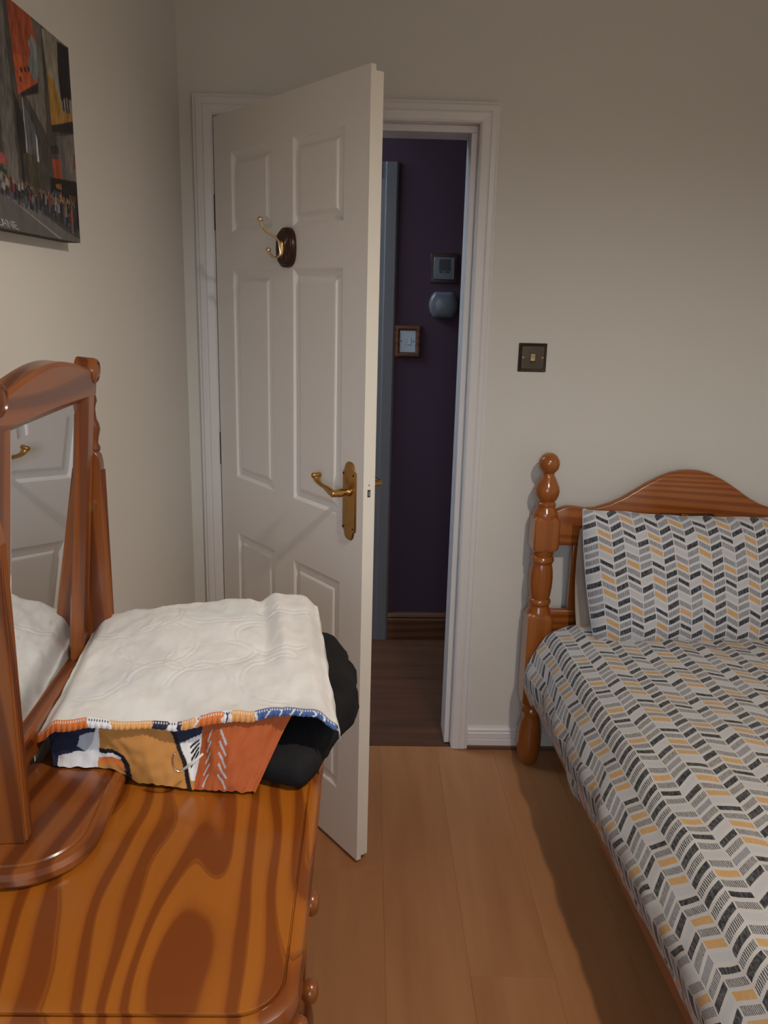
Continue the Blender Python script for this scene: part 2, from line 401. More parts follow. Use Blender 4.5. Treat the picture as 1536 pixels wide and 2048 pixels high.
m.box(OW-0.001, OW+0.012, 0.0, WT, 0.006, OH+0.012)                       # right lining
m.box(-0.012, 0.001, 0.0, WT, 0.006, OH+0.012)
m.box(0.001, OW-0.001, 0.0, WT, OH-0.001, OH+0.012)
obj('lining', m, M['trim'], arch)
for b in ((OW-0.021, OW-0.001, 0.022, WT, 0.004, OH-0.021), (0.001, 0.021, 0.022, WT, 0.004, OH-0.021), (0.001, OW-0.001, 0.022, WT, OH-0.021, OH-0.001)):
    box('door_stop', M['trim'], arch, *b, bevel=0.0015)

# ---------------------------------------------------------------- the door
TH = 0.9381
door = thing('door_1', 'white six-panel door standing ajar into the room', 'door', (0.003, -0.016, 0), -TH, kind='structure')
DW, DZ0, DZ1, DT = 0.762, 0.012, 1.9975, 0.035
xs = [0, 0.104, 0.332, 0.436, 0.664, DW]; zs = [DZ0, 0.185, 0.790, 0.967, 1.576, 1.680, 1.892, DZ1]
def is_panel(i, j): return i in (1, 3) and j in (1, 3, 5)
m = MB()
for i in range(5):
    for j in range(7):
        if not is_panel(i, j): m.add([(xs[i], 0, zs[j]), (xs[i+1], 0, zs[j]), (xs[i+1], 0, zs[j+1]), (xs[i], 0, zs[j+1])], [(0, 1, 2, 3)])
FT = 0.014
def quad(*p): m.add(p, [(0, 1, 2, 3)])
quad((0, 0, DZ0), (0, 0, DZ1), (0, FT, DZ1), (0, FT, DZ0))
quad((0, 0, DZ1), (DW, 0, DZ1), (DW, FT, DZ1), (0, FT, DZ1)); quad((0, 0, DZ0), (0, FT, DZ0), (DW, FT, DZ0), (DW, 0, DZ0))
me_edge = MB().add  # the lock-side edge is a part of its own below
m.box(0, DW-0.0006, FT, DT, DZ0+0.011, DZ1-0.012)
obj('slab', m, M['gloss'], door, fix=False)
e = MB().box(DW-0.0006, DW, 0.0, FT, DZ0, DZ1).box(DW-0.0006, DW, FT, DT, DZ0+0.011, DZ1-0.012)
obj('lock_edge', e, M['edge'], door)['label'] = 'cream-white painted edge of the door'
prof = [(0.0, 0.0), (0.003, 0.0018), (0.009, 0.0068), (0.014, 0.0088), (0.019, 0.0090), (0.024, 0.0075), (0.031, 0.0022), (0.034, 0.0012), (0.037, 0.0010)]
for i in (1, 3):
    for j in (5, 3, 1):
        p = MB(); loops = []
        for d, dep in prof:
            a, b, c, f = xs[i]+d, xs[i+1]-d, zs[j]+d, zs[j+1]-d
            loops.append([(a, dep, c), (b, dep, c), (b, dep, f), (a, dep, f)])
        p.rings(loops, cap0=False)
        obj('panel', p, M['gloss'], door, fix=False)
# brass lever handle on its long plate
hp = MB(); c0, hwid = 0.7065, 0.0285
right = [(hwid, 0.940), (hwid, 1.086)]
out = [(0.0, 1.115), (0.010, 1.1135), (0.017, 1.108), (0.0205, 1.099), (0.0215, 1.093), (0.024, 1.0905), (0.0265, 1.0905), (0.0285, 1.086), (0.0285, 0.943), (0.0265, 0.9385), (0.024, 0.9385), (0.0215, 0.936), (0.0205, 0.930), (0.017, 0.921), (0.010, 0.9155), (0.0, 0.914)]
full = [(c0+x, z) for x, z in out] + [(c0-x, z) for x, z in reversed(out[1:-1])]
def scaled(k, y): return [(c0+(x-c0)*k, y, 1.0145+(z-1.0145)*(1-(1-k)*0.28)) for x, z in full]
hp.rings([scaled(1.0, 0.0), scaled(1.0, -0.0025), scaled(0.93, -0.0045), scaled(0.86, -0.0055)])
handle = obj('handle_plate', hp, M['brass'], door, smooth=True, angle=25)
lv = MB(); lv.lathe([(0.011, -0.0055), (0.012, -0.008), (0.0085, -0.0115), (0.0078, -0.018), (0.0085, -0.024), (0.0105, -0.028), (0.0105, -0.036), (0.0085, -0.046), (0.0090, -0.054), (0.0075, -0.058)], 16, (0.709, 0, 1.040), 'y')
lv.tube([(0.709, -0.051, 1.040), (0.700, -0.053, 1.043), (0.688, -0.054, 1.0475), (0.672, -0.053, 1.051), (0.656, -0.052, 1.0525), (0.643, -0.051, 1.0555), (0.634, -0.0505, 1.061), (0.629, -0.050, 1.068), (0.627, -0.0495, 1.074)],
        [0.008, 0.0085, 0.0075, (0.0065, 0.0055), (0.006, 0.005), (0.0075, 0.005), (0.010, 0.0055), (0.0115, 0.006), (0.010, 0.005)], 14)
lv.lathe([(0.0055, -0.0125), (0.0065, -0.011), (0.0065, 0.011), (0.0055, 0.0125)], 14, (0.6285, -0.0495, 1.0725), 'y')
obj('lever', lv, M['brass'], door, smooth=True, angle=40)
lb = MB(); lb.lathe([(0.012, DT), (0.010, DT+0.012), (0.009, DT+0.03), (0.0085, DT+0.045), (0.009, DT+0.054), (0.007, DT+0.058)], 16, (0.709, 0, 1.052), 'y')
lb.tube([(0.709, DT+0.052, 1.052), (0.69, DT+0.054, 1.055), (0.655, DT+0.052, 1.062), (0.63, DT+0.05, 1.08)], [0.0085, 0.008, 0.007, 0.009], 12)
obj('lever', lb, M['brass'], door, smooth=True, angle=40)
for x, z in ((0.6845, 1.083), (0.7265, 1.083), (0.6845, 0.9465), (0.7265, 0.9465)):
    obj('screw', MB().lathe([(0.0030, -0.0042), (0.0030, -0.0062), (0.0018, -0.0066)], 10, (x, 0, z), 'y'), M['dark'], door)
lt = MB().box(DW, DW+0.0004, 0.009, 0.023, 1.012, 1.072)
obj('latch_plate', lt, M['edge'], door)
lt = MB().box(DW+0.0004, DW+0.0015, 0.0125, 0.0205, 1.034, 1.052)
obj('latch_bolt', lt, M['dark'], door)['label'] = 'dark latch opening in the door edge'
obj('latch_bolt', MB().prism([(DW+0.0015, 0.014), (DW+0.0015, 0.0195), (DW+0.004, 0.0165)], 'z', 1.037, 1.049), M['steel'], door)
obj('screw', MB().lathe([(0.0022, DW+0.0004), (0.0022, DW+0.0012)], 8, (0, 0.0165, 1.064), 'x'), M['steel'], door)
for z in (0.24, 1.04, 1.74):
    hg = MB().box(-0.003, 0.0, -0.0005, 0.03, z-0.05, z+0.05); hg.lathe([(0.004, z-0.05), (0.004, z+0.05)], 10, (-0.0035, 0.002, 0))
    obj('hinge', hg, M['bronze'], door)

# coat hook screwed to the door face
hook = thing('coat_hook', 'two-armed brass coat hook on an oval mahogany plaque on the door', 'coat hook', (0.003, -0.016, 0), -TH)
pl = MB(); HC = (0.413, 1.628)
def stad(k, y, n=32):
    pts = []
    for q in range(n):
        a = 2*math.pi*q/n; ca, sa = math.cos(a), math.sin(a)
        pts.append((HC[0]+0.041*k*abs(ca)**0.78*(1 if ca >= 0 else -1), y, HC[1]+(0.050-0.041*(1-k))*abs(sa)**0.82*(1 if sa >= 0 else -1)))
    return pts
pl.rings([stad(1, -0.0002), stad(1, -0.008), stad(0.97, -0.011), stad(0.88, -0.012), stad(0.86, -0.0155), stad(0.80, -0.018), stad(0.7, -0.0185)])
obj('plaque', pl, M['mahogany'], hook, smooth=True, angle=30)
mp = MB(); mp.rings([[(HC[0]+0.010*math.cos(a), y, HC[1]+0.022*math.sin(a)-0.004) for a in [2*math.pi*k/20 for k in range(20)]] for y in (-0.0185, -0.021)])
obj('mounting_plate', mp, M['brass'], hook)
hk = MB()
hk.tube([(0.413, -0.020, 1.622), (0.413, -0.0225, 1.632), (0.413, -0.027, 1.643), (0.413, -0.037, 1.652), (0.413, -0.052, 1.659), (0.413, -0.066, 1.665), (0.413, -0.073, 1.671), (0.413, -0.077, 1.679), (0.413, -0.0795, 1.687)],
        [(0.0075, 0.0025), (0.007, 0.0025), (0.005, 0.0028), (0.0042, 0.0035), 0.0037, 0.0037, 0.0039, 0.0044, 0.0050], 12)
hk.tube([(0.413, -0.0225, 1.632), (0.413, -0.0215, 1.620), (0.413, -0.024, 1.609), (0.413, -0.031, 1.602), (0.413, -0.040, 1.600), (0.413, -0.049, 1.604), (0.413, -0.055, 1.611), (0.413, -0.0575, 1.616)],
        [(0.007, 0.0025), (0.006, 0.0025), (0.0045, 0.003), 0.0038, 0.0036, 0.0036, 0.0038, 0.0042], 12)
for (y, z, r) in ((-0.0815, 1.692, 0.0076), (-0.0588, 1.6195, 0.0068)):
    hk.lathe([(r*math.sin(math.pi*k/10)+1e-5, r*-math.cos(math.pi*k/10)) for k in range(11)], 14, (0.413, y, z))
obj('hook', hk, M['bright_brass'], hook, smooth=True, angle=50)

# ---------------------------------------------------------------- light switch
sw = thing('light_switch', 'square antique bronze light switch on the cream wall', 'light switch', (0.9664, 0, 1.2983))
def plate(parent, wdt, hgt, t, mat, name='plate'):
    p = MB(); lo = []
    for d, y in ((0, 0), (0, -t*0.45), (0.004, -t*0.75), (0.006, -t*0.65), (0.009, -t)):
        lo.append([(x, y, z) for x, z in rrect(-wdt/2+d, wdt/2-d, d, hgt-d, 0.002, 3)])
    p.rings(lo); return obj(name, p, mat, parent, smooth=True, angle=25)
plate(sw, 0.0868, 0.0868, 0.009, M['bronze'])
obj('rocker', MB().prism([(-0.009, 0.030), (-0.0115, 0.043), (-0.0125, 0.055), (-0.009, 0.055)], 'x', -0.0075, 0.0075), M['bright_brass'], sw, bevel=0.0008)['label'] = 'small brass rocker in a dark surround'
box('surround', M['dark_plastic'], sw, -0.0095, 0.0095, -0.0097, -0.0085, 0.028, 0.057)
for s in (-1, 1): obj('screw', MB().lathe([(0.003, -0.009), (0.003, -0.0100), (0.002, -0.0104)], 10, (s*0.030, 0, 0.0434), 'y'), M['bright_brass'], sw)

# ---------------------------------------------------------------- hallway beyond the door
YH = 0.953
tag(box('wall_hall', M['purple'], None, 0.42, 1.6, YH, YH+0.1, 0, ZC), 'dark purple hallway wall seen through the doorway', 'wall', 'structure')
tag(box('wall_hall_left', M['purple'], None, -1.3, 0.42, YH+0.04, YH+0.14, 0, ZC), 'hallway wall left of the white frame', 'wall', 'structure')
tag(box('wall_hall_right', M['purple'], None, 1.6, 1.7, WT, YH+0.1, 0, ZC), 'purple end wall of the hallway', 'wall', 'structure')
tag(box('wall_hall_end', M['purple'], None, -1.4, -1.3, WT, YH+0.14, 0, ZC), 'far left end wall of the hallway', 'wall', 'structure')
hf = thing('floor_hall', 'dark brown hallway floor of crosswise boards', 'floor', (0, 0, 0), kind='structure')
box('underlay', M['dark'], hf, -1.4, 1.7, 0.0025, YH+0.14, -0.03, -0.0095)
k = 0; y = 0.0035
while y < YH-0.005:
    y1 = min(y+0.088, YH)
    off = [0.12, 0.62, -0.3, 0.35, 0.9, 0.0, 0.55, 0.2, -0.1, 0.7, 0.4][k % 11]
    cuts = [-1.3, off-0.7, off+0.25, off+1.1, 1.6]
    cuts = sorted(set([min(max(c, -1.3), 1.6) for c in cuts]))
    for a, b in zip(cuts, cuts[1:]):
        if b-a > 0.02: obj('board', MB().box(a+0.0004, b-0.0004, y+0.0004, y1-0.0004, -0.009, -0.0005), M['hall_floor'], hf)
    y = y1; k += 1
hs = [(YH, 0.0), (YH-0.016, 0.0), (YH-0.016, 0.098), (YH-0.012, 0.103), (YH-0.014, 0.110), (YH-0.011, 0.118), (YH-0.007, 0.125), (YH, 0.130)]
tag(obj('baseboard_hall', MB().prism(hs, 'x', 0.569, 1.6), M['hall_pine'], smooth=True, angle=25), 'varnished wood skirting along the purple hallway wall', 'skirting', 'structure')
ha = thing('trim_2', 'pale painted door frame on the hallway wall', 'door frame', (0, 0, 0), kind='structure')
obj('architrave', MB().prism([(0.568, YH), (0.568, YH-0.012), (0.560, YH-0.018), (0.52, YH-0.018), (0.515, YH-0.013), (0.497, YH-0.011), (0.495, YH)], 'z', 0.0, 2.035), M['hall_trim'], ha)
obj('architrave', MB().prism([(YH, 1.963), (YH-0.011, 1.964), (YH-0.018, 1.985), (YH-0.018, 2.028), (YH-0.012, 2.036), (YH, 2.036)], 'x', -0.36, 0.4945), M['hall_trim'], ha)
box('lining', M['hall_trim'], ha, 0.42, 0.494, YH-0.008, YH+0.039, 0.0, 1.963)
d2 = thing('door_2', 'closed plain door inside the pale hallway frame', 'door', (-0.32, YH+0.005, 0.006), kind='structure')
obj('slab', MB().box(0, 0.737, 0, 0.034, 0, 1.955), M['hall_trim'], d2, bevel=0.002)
# hallway devices
hsw = thing('hall_light_switch', 'white light switch in a square wooden surround on the purple wall', 'light switch', (0.6225, YH, 1.271))
fr = MB(); o2 = [(0, 0), (0, -0.012), (0.006, -0.017), (0.013, -0.017), (0.020, -0.012), (0.020, 0)]
lo = []
for d, yy in o2: lo.append([(-0.0535+d, yy, d), (0.0535-d, yy, d), (0.0535-d, yy, 0.132-d), (-0.0535+d, yy, 0.132-d)])
fr.rings(lo, False, False); obj('surround', fr, M['hall_pine'], hsw)['label'] = 'varnished wood surround'
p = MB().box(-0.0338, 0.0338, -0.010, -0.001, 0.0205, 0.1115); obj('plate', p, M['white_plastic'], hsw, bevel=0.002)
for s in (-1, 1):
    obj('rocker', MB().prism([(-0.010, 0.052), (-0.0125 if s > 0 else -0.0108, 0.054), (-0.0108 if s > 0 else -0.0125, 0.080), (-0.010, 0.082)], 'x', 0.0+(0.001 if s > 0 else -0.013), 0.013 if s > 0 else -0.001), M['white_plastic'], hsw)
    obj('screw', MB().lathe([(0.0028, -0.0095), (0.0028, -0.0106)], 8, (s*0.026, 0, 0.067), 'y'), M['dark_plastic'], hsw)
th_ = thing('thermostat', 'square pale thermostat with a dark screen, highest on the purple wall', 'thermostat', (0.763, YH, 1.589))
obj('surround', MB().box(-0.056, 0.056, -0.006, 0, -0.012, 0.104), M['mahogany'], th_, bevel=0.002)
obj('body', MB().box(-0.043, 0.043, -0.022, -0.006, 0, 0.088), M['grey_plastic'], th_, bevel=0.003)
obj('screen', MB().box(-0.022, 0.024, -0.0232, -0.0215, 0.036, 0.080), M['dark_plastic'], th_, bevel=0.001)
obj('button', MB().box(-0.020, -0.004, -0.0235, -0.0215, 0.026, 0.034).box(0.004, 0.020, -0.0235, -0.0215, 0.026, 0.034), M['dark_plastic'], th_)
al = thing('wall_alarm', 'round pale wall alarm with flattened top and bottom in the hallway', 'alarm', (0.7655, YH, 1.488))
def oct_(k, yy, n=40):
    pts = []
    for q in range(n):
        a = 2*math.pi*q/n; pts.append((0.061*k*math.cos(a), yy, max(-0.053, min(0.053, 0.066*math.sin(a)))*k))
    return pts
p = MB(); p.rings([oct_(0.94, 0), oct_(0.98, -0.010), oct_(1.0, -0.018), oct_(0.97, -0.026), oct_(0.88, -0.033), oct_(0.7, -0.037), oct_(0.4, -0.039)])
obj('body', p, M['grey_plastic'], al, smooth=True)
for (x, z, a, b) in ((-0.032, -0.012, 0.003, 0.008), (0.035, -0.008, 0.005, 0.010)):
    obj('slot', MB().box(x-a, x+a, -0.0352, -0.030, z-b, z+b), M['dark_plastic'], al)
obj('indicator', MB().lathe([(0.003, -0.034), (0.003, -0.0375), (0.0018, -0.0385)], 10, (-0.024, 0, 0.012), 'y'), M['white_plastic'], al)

# ---------------------------------------------------------------- canvas print on the left wall
CY0, CY1, CZ0, CZ1, CT = -1.80, -1.013, 1.590, 1.911, 0.030
cv = thing('canvas_print', 'canvas print of a crowded city street hung on the left wall', 'canvas print', (XL, CY1, CZ0))
CWID, CH = CY1-CY0, CZ1-CZ0
obj('stretcher', MB().box(0.0005, CT, -CWID, 0, 0, CH), M['canvas_side'], cv, bevel=0.002)
# the printed picture: (distance from right edge, height above bottom edge) polygons, painted back to front
ART = [
 ((0.085, 0.075, 0.068), [(0, 0), (1, 0), (1, 1), (0, 1)]),
 ((0.17, 0.155, 0.14), [(0.31, 0.06), (0.255, 0.06), (0.27, 0.35), (0.30, 0.35)]),
 ((0.10, 0.10, 0.105), [(0.36, 0.05), (0.33, 0.05), (0.30, 0.35), (0.36, 0.35)]),
 ((0.03, 0.027, 0.025), [(0.245, 0.075), (0.215, 0.075), (0.225, 0.17), (0.255, 0.20)]),
 ((0.20, 0.18, 0.155), [(0.13, 0.16), (0.205, 0.20), (0.195, 0.33), (0.125, 0.33)]),
 ((0.11, 0.12, 0.135), [(0.222, 0.192), (0.176, 0.157), (0.176, 0.119), (0.222, 0.118)]),
 ((0.42, 0.42, 0.40), [(0.224, 0.195), (0.220, 0.195), (0.216, 0.118), (0.221, 0.117)]),
 ((0.09, 0.080, 0.055), [(0.235, 0.066), (0.165, 0.06), (0.150, 0.105), (0.19, 0.12), (0.235, 0.115)]),
 ((0.60, 0.60, 0.56), [(0.179, 0.153), (0.173, 0.146), (0.172, 0.112), (0.180, 0.111)]),
 ((0.035, 0.028, 0.026), [(0.245, 0.255), (0.225, 0.195), (0.155, 0.215), (0.150, 0.24)]),
 ((0.44, 0.095, 0.040), [(0.255, 0.345), (0.247, 0.249), (0.237, 0.196), (0.153, 0.231), (0.148, 0.293), (0.166, 0.32), (0.225, 0.345)]),
 ((0.56, 0.12, 0.045), [(0.245, 0.25), (0.237, 0.197), (0.153, 0.231), (0.165, 0.262)]),
 ((0.25, 0.29, 0.28), [(0.166, 0.296), (0.149, 0.287), (0.147, 0.26), (0.152, 0.237), (0.161, 0.229), (0.178, 0.234), (0.190, 0.249), (0.176, 0.267), (0.183, 0.28)]),
 ((0.05, 0.02, 0.012), [(0.222, 0.236), (0.216, 0.238), (0.213, 0.232), (0.220, 0.229)]),
 ((0.05, 0.02, 0.012), [(0.207, 0.240), (0.201, 0.242), (0.198, 0.236), (0.205, 0.233)]),
 ((0.05, 0.02, 0.012), [(0.192, 0.244), (0.186, 0.246), (0.183, 0.240), (0.190, 0.237)]),
 ((0.05, 0.02, 0.012), [(0.228, 0.222), (0.222, 0.225), (0.219, 0.218), (0.226, 0.215)]),
 ((0.34, 0.30, 0.23), [(0.122, 0.317), (0.111, 0.25), (0.106, 0.178), (-0.01, 0.207), (-0.01, 0.34), (0.01, 0.34)]),
 ((0.45, 0.24, 0.045), [(0.112, 0.255), (0.106, 0.178), (0.05, 0.190), (0.052, 0.215), (0.085, 0.25)]),
 ((0.45, 0.25, 0.06), [(0.06, 0.189), (-0.01, 0.207), (-0.01, 0.220), (0.06, 0.205)]),
 ((0.025, 0.02, 0.025), [(0.055, 0.317), (0.059, 0.265), (0.052, 0.226), (0.03, 0.236), (-0.004, 0.236), (-0.01, 0.319), (0.002, 0.32)]),
 ((0.02, 0.015, 0.02), [(0.051, 0.255), (0.045, 0.255), (0.038, 0.213), (0.045, 0.211)]),
 ((0.02, 0.015, 0.02), [(0.036, 0.255), (0.030, 0.255), (0.025, 0.213), (0.031, 0.211)]),
 ((0.02, 0.015, 0.02), [(0.021, 0.255), (0.015, 0.255), (0.012, 0.215), (0.019, 0.212)]),
 ((0.030, 0.025, 0.024), [(0.106, 0.178), (-0.01, 0.206), (-0.01, 0.185), (0.105, 0.168)]),
 ((0.20, 0.18, 0.165), [(0.053, 0.171), (-0.011, 0.185), (-0.008, 0.100), (0.049, 0.097)]),
 ((0.14, 0.125, 0.115), [(0.090, 0.165), (0.054, 0.171), (0.050, 0.097), (0.085, 0.10)]),
 ((0.23, 0.05, 0.035), [(0.008, 0.15), (-0.01, 0.15), (-0.01, 0.125), (0.010, 0.125)]),
 ((0.045, 0.035, 0.03), [(0.118, 0.145), (0.082, 0.15), (0.080, 0.138), (0.116, 0.132)]),
 ((0.40, 0.085, 0.035), [(0.115, 0.125), (0.076, 0.131), (0.075, 0.099), (0.113, 0.094)]),
 ((0.022, 0.017, 0.016), [(0.13, 0.095), (-0.01, 0.105), (-0.01, 0.02), (0.06, 0.03), (0.13, 0.06)]),
 ((0.42, 0.17, 0.055), [(0.107, 0.087), (0.080, 0.091), (0.079, 0.081), (0.100, 0.081)]),
 ((0.05, 0.09, 0.14), [(0.118, 0.076), (0.085, 0.076), (0.087, 0.068), (0.118, 0.070)]),
 ((0.13, 0.06, 0.025), [(0.045, 0.078), (0.010, 0.078), (0.012, 0.066), (0.045, 0.068)]),
 ((0.42, 0.10, 0.09), [(0.36, 0.112), (0.300, 0.101), (0.300, 0.089), (0.36, 0.087)]),
 ((0.03, 0.06, 0.03), [(0.36, 0.085), (0.30, 0.083), (0.30, 0.070), (0.36, 0.07)]),
 ((0.175, 0.17, 0.165), [(0.40, 0.046), (0.310, 0.047), (0.18, 0.038), (0.09, 0.018), (0.0, 0.006), (-0.01, -0.01), (0.80, -0.01), (0.80, 0.046)]),
 ((0.155, 0.145, 0.142), [(0.60, 0.046), (0.309, 0.047), (0.095, 0.0), (0.80, -0.01)]),
 ((0.47, 0.46, 0.44), [(0.312, 0.0475), (0.305, 0.046), (0.096, 0.0015), (0.108, 0.0015)]),
]
rnd = random.Random(4)
SHIRT = [(0.05, 0.05, 0.06), (0.30, 0.28, 0.27), (0.035, 0.03, 0.035), (0.25, 0.06, 0.05), (0.10, 0.12, 0.17), (0.40, 0.34, 0.28), (0.03, 0.03, 0.03), (0.16, 0.12, 0.10)]
for q in range(120):                       # the crowd along the kerb, small far off, bigger near the right edge
    a = rnd.random()
    hx = lerp(0.345, 0.02, a) + rnd.uniform(-0.004, 0.004); foot = lerp(0.050, 0.020, a) + rnd.uniform(-0.004, 0.010)
    ph = lerp(0.020, 0.040, a); pw = ph*0.16; c = SHIRT[rnd.randrange(8)]; leg = SHIRT[rnd.choice((0, 2, 4, 6))]
    if q == 118: hx, foot, ph, pw, c, leg = 0.036, 0.014, 0.046, 0.006, (0.42, 0.09, 0.03), (0.25, 0.14, 0.12)
    if q == 119: hx, foot, ph, pw, c, leg = 0.083, 0.048, 0.030, 0.005, (0.5, 0.26, 0.05), (0.04, 0.04, 0.05)
    ART.append((leg, [(hx-pw*0.7, foot), (hx+pw*0.7, foot), (hx+pw*0.8, foot+ph*0.5), (hx-pw*0.8, foot+ph*0.5)]))
    ART.append((c, [(hx-pw, foot+ph*0.45), (hx+pw, foot+ph*0.45), (hx+pw*0.8, foot+ph*0.84), (hx-pw*0.8, foot+ph*0.84)]))
    ART.append(((0.30, 0.19, 0.14), [(hx-pw*0.4, foot+ph*0.86), (hx+pw*0.4, foot+ph*0.86), (hx+pw*0.4, foot+ph), (hx-pw*0.4, foot+ph)]))
for q in range(14):                       # more facades past the left of the frame
    xx = 0.36 + q*0.032; g = rnd.uniform(0.04, 0.2)
    ART.append(((g, g*0.92, g*0.85), [(xx, 0.06), (xx+0.032, 0.06), (xx+0.032, 0.35), (xx, 0.35)]))
pm = MB(); nu, nv = 420, 200
pm.grid(nu, nv, lambda u, v: (CT+0.0006, -(0.0+u*u*CWID*0.55+u*CWID*0.45), v*CH))
pm.col = []
boxes = [(c, p, min(q[0] for q in p), max(q[0] for q in p), min(q[1] for q in p), max(q[1] for q in p)) for c, p in ART]
for x, yv, z in pm.v:
    a, b = -yv, z; c = (0.1, 0.1, 0.1)
    for cc, p, xa, xb, ya, yb in boxes:
        if xa <= a <= xb and ya <= b <= yb and inside((a, b), p): c = cc
    g = 1 + (0.45*nz(a*60, b*18, 0) + 0.5*nz(a*190, b*60, 3))*(1 if b > 0.055 else 0.3)
    pm.col.append(tuple(max(0.004, min(1, q*g*0.72)) for q in c))
obj('picture', pm, M['canvas'], cv, fix=False)
ld = bpy.data.curves.new('lettering', 'FONT'); ld.body = 'LANE'; ld.size = 0.030; ld.extrude = 0.0001; ld.space_character = 0.95
lo_ = bpy.data.objects.new('lettering', ld); COL.objects.link(lo_); lm = paint('road_paint_print', (0.42, 0.41, 0.39), 0.6); ld.materials.append(lm); _dg = bpy.context.evaluated_depsgraph_get(); _me = bpy.data.meshes.new_from_object(lo_.evaluated_get(_dg)); bpy.data.objects.remove(lo_); lo_ = bpy.data.objects.new('lettering', _me); COL.objects.link(lo_); lo_.parent = cv
lo_.data.transform(Matrix(((0, 0, 1, CT+0.0012), (1.0, -0.62, 0, -0.345), (-0.02, 0.50, 0, 0.0035), (0, 0, 0, 1))))   # sheared: lies along the road
lo_['label'] = 'white road lettering printed on the canvas'

# ---------------------------------------------------------------- dresser
ZT = 0.85
dr = thing('dresser', 'orange varnished pine dresser with round knobs along the left wall', 'dresser', (0, 0, 0))
DX0, DX1, DY0, DY1 = -0.074, 0.405, -1.982, -1.215
tp = MB(); loops = []
def toploop(d, z): return [(x, y, z) for x, y in rrect(DX0, DX1-d, DY0+d, DY1-d, [0.055-d*0.6, 0.01, 0.01, 0.055-d*0.6], 10)]
for d, z in ((0.014, ZT-0.030), (0.004, ZT-0.028), (0.0, ZT-0.021), (0.0005, ZT-0.013), (0.004, ZT-0.0065), (0.010, ZT-0.0035), (0.0150, ZT-0.0030), (0.0158, ZT-0.0050), (0.0172, ZT-0.0050), (0.0178, ZT-0.0008), (0.0195, ZT)):
    loops.append(toploop(d, z))
tp.rings(loops); obj('top', tp, M['top'], dr, smooth=True, angle=28)
FX = 0.352
box('carcass', M['pine_z'], dr, DX0+0.004, FX, DY0+0.04, DY1-0.035, 0.075, ZT-0.031, bevel=0.003)
pp = MB(); lo = []
for d, z in ((0.0, 0.0), (0.0, 0.150), (0.003, 0.175), (0.009, 0.193), (0.018, 0.202), (0.024, 0.204)):
    lo.append([(x, y, z) for x, y in rrect(DX0+0.002, FX+0.026-d, DY0+0.028+d, DY1-0.02-d, [0.05, 0.005, 0.005, 0.05], 8)])
pp.rings(lo); obj('plinth', pp, M['pine_y'], dr, smooth=True, angle=28)
KN = [(0.0150, 0.0), (0.0158, 0.003), (0.0145, 0.0065), (0.0095, 0.009), (0.0085, 0.012), (0.0125, 0.015), (0.0155, 0.020), (0.0160, 0.025), (0.0130, 0.031), (0.007, 0.0335), (0.002, 0.034)]
rows = [(0.692, 0.800, (-1.69, -1.885)), (0.556, 0.680, (-1.70, -1.885)), (0.39, 0.544, (-1.70, -1.885)), (0.215, 0.378, (-1.70, -1.885))]
kn0 = None
for z0, z1, ks in rows:
    d = MB(); lo = []; y0, y1 = -1.952, -1.615
    for q, x in ((0, FX), (0, FX+0.017), (0.004, FX+0.022), (0.010, FX+0.024)):
        lo.append([(x, y0+q, z0+q), (x, y1-q, z0+q), (x, y1-q, z1-q), (x, y0+q, z1-q)])
    d.rings(lo); dd = obj('drawer', d, M['pine_y'], dr, smooth=True, angle=20)
    for ky in ks:
        if kn0 is None:
            k = kn0 = obj('knob', MB().lathe([(r, h) for r, h in KN], 20, (0, 0, 0), 'x'), M['pine_z'], dd, smooth='all')
        else:
            k = kn0.copy(); COL.objects.link(k); k.parent = dd
        k.location = (FX+0.024, ky, (z0+z1)/2)
cd = MB(); lo = []
for q, x in ((0, FX), (0, FX+0.008), (0.004, FX+0.011), (0.05, FX+0.011), (0.054, FX+0.006), (0.075, FX+0.009)):
    lo.append([(x, -1.60+q, 0.215+q), (x, -1.262-q, 0.215+q), (x, -1.262-q, 0.800-q), (x, -1.60+q, 0.800-q)])
cd.rings(lo); obj('cupboard_door', cd, M['pine_z'], dr, smooth=True, angle=20)

# ---------------------------------------------------------------- dressing mirror on the dresser
mr = thing('dressing_mirror', 'pine framed swing mirror standing on the dresser', 'mirror', (0.022, -1.525, ZT), math.radians(2.6))
bs = MB(); lo = []
BX0, BX1, BY0, BY1, BT = -0.088, 0.113, -0.280, 0.270, 0.022
for d, z in ((0.004, 0.0005), (0.0, 0.006), (0.0005, 0.013), (0.005, 0.0185), (0.013, 0.0205), (0.0165, 0.0195), (0.0185, 0.0215), (0.022, BT)):
    lo.append([(x, y, z) for x, y in rrect(BX0+d*0.2, BX1-d, BY0+d, BY1-d, [0.085-d, 0.01, 0.01, 0.085-d], 10)])
bs.rings(lo); obj('base', bs, M['pine_y'], mr, smooth=True, angle=28)
upr = [(-0.078, BT), (0.034, BT), (0.034, 0.20), (0.034, 0.395), (0.032, 0.408), (0.026, 0.416), (0.020, 0.418), (0.014, 0.416), (0.010, 0.408), (0.004, 0.38), (-0.012, 0.28), (-0.04, 0.16), (-0.065, 0.08)]
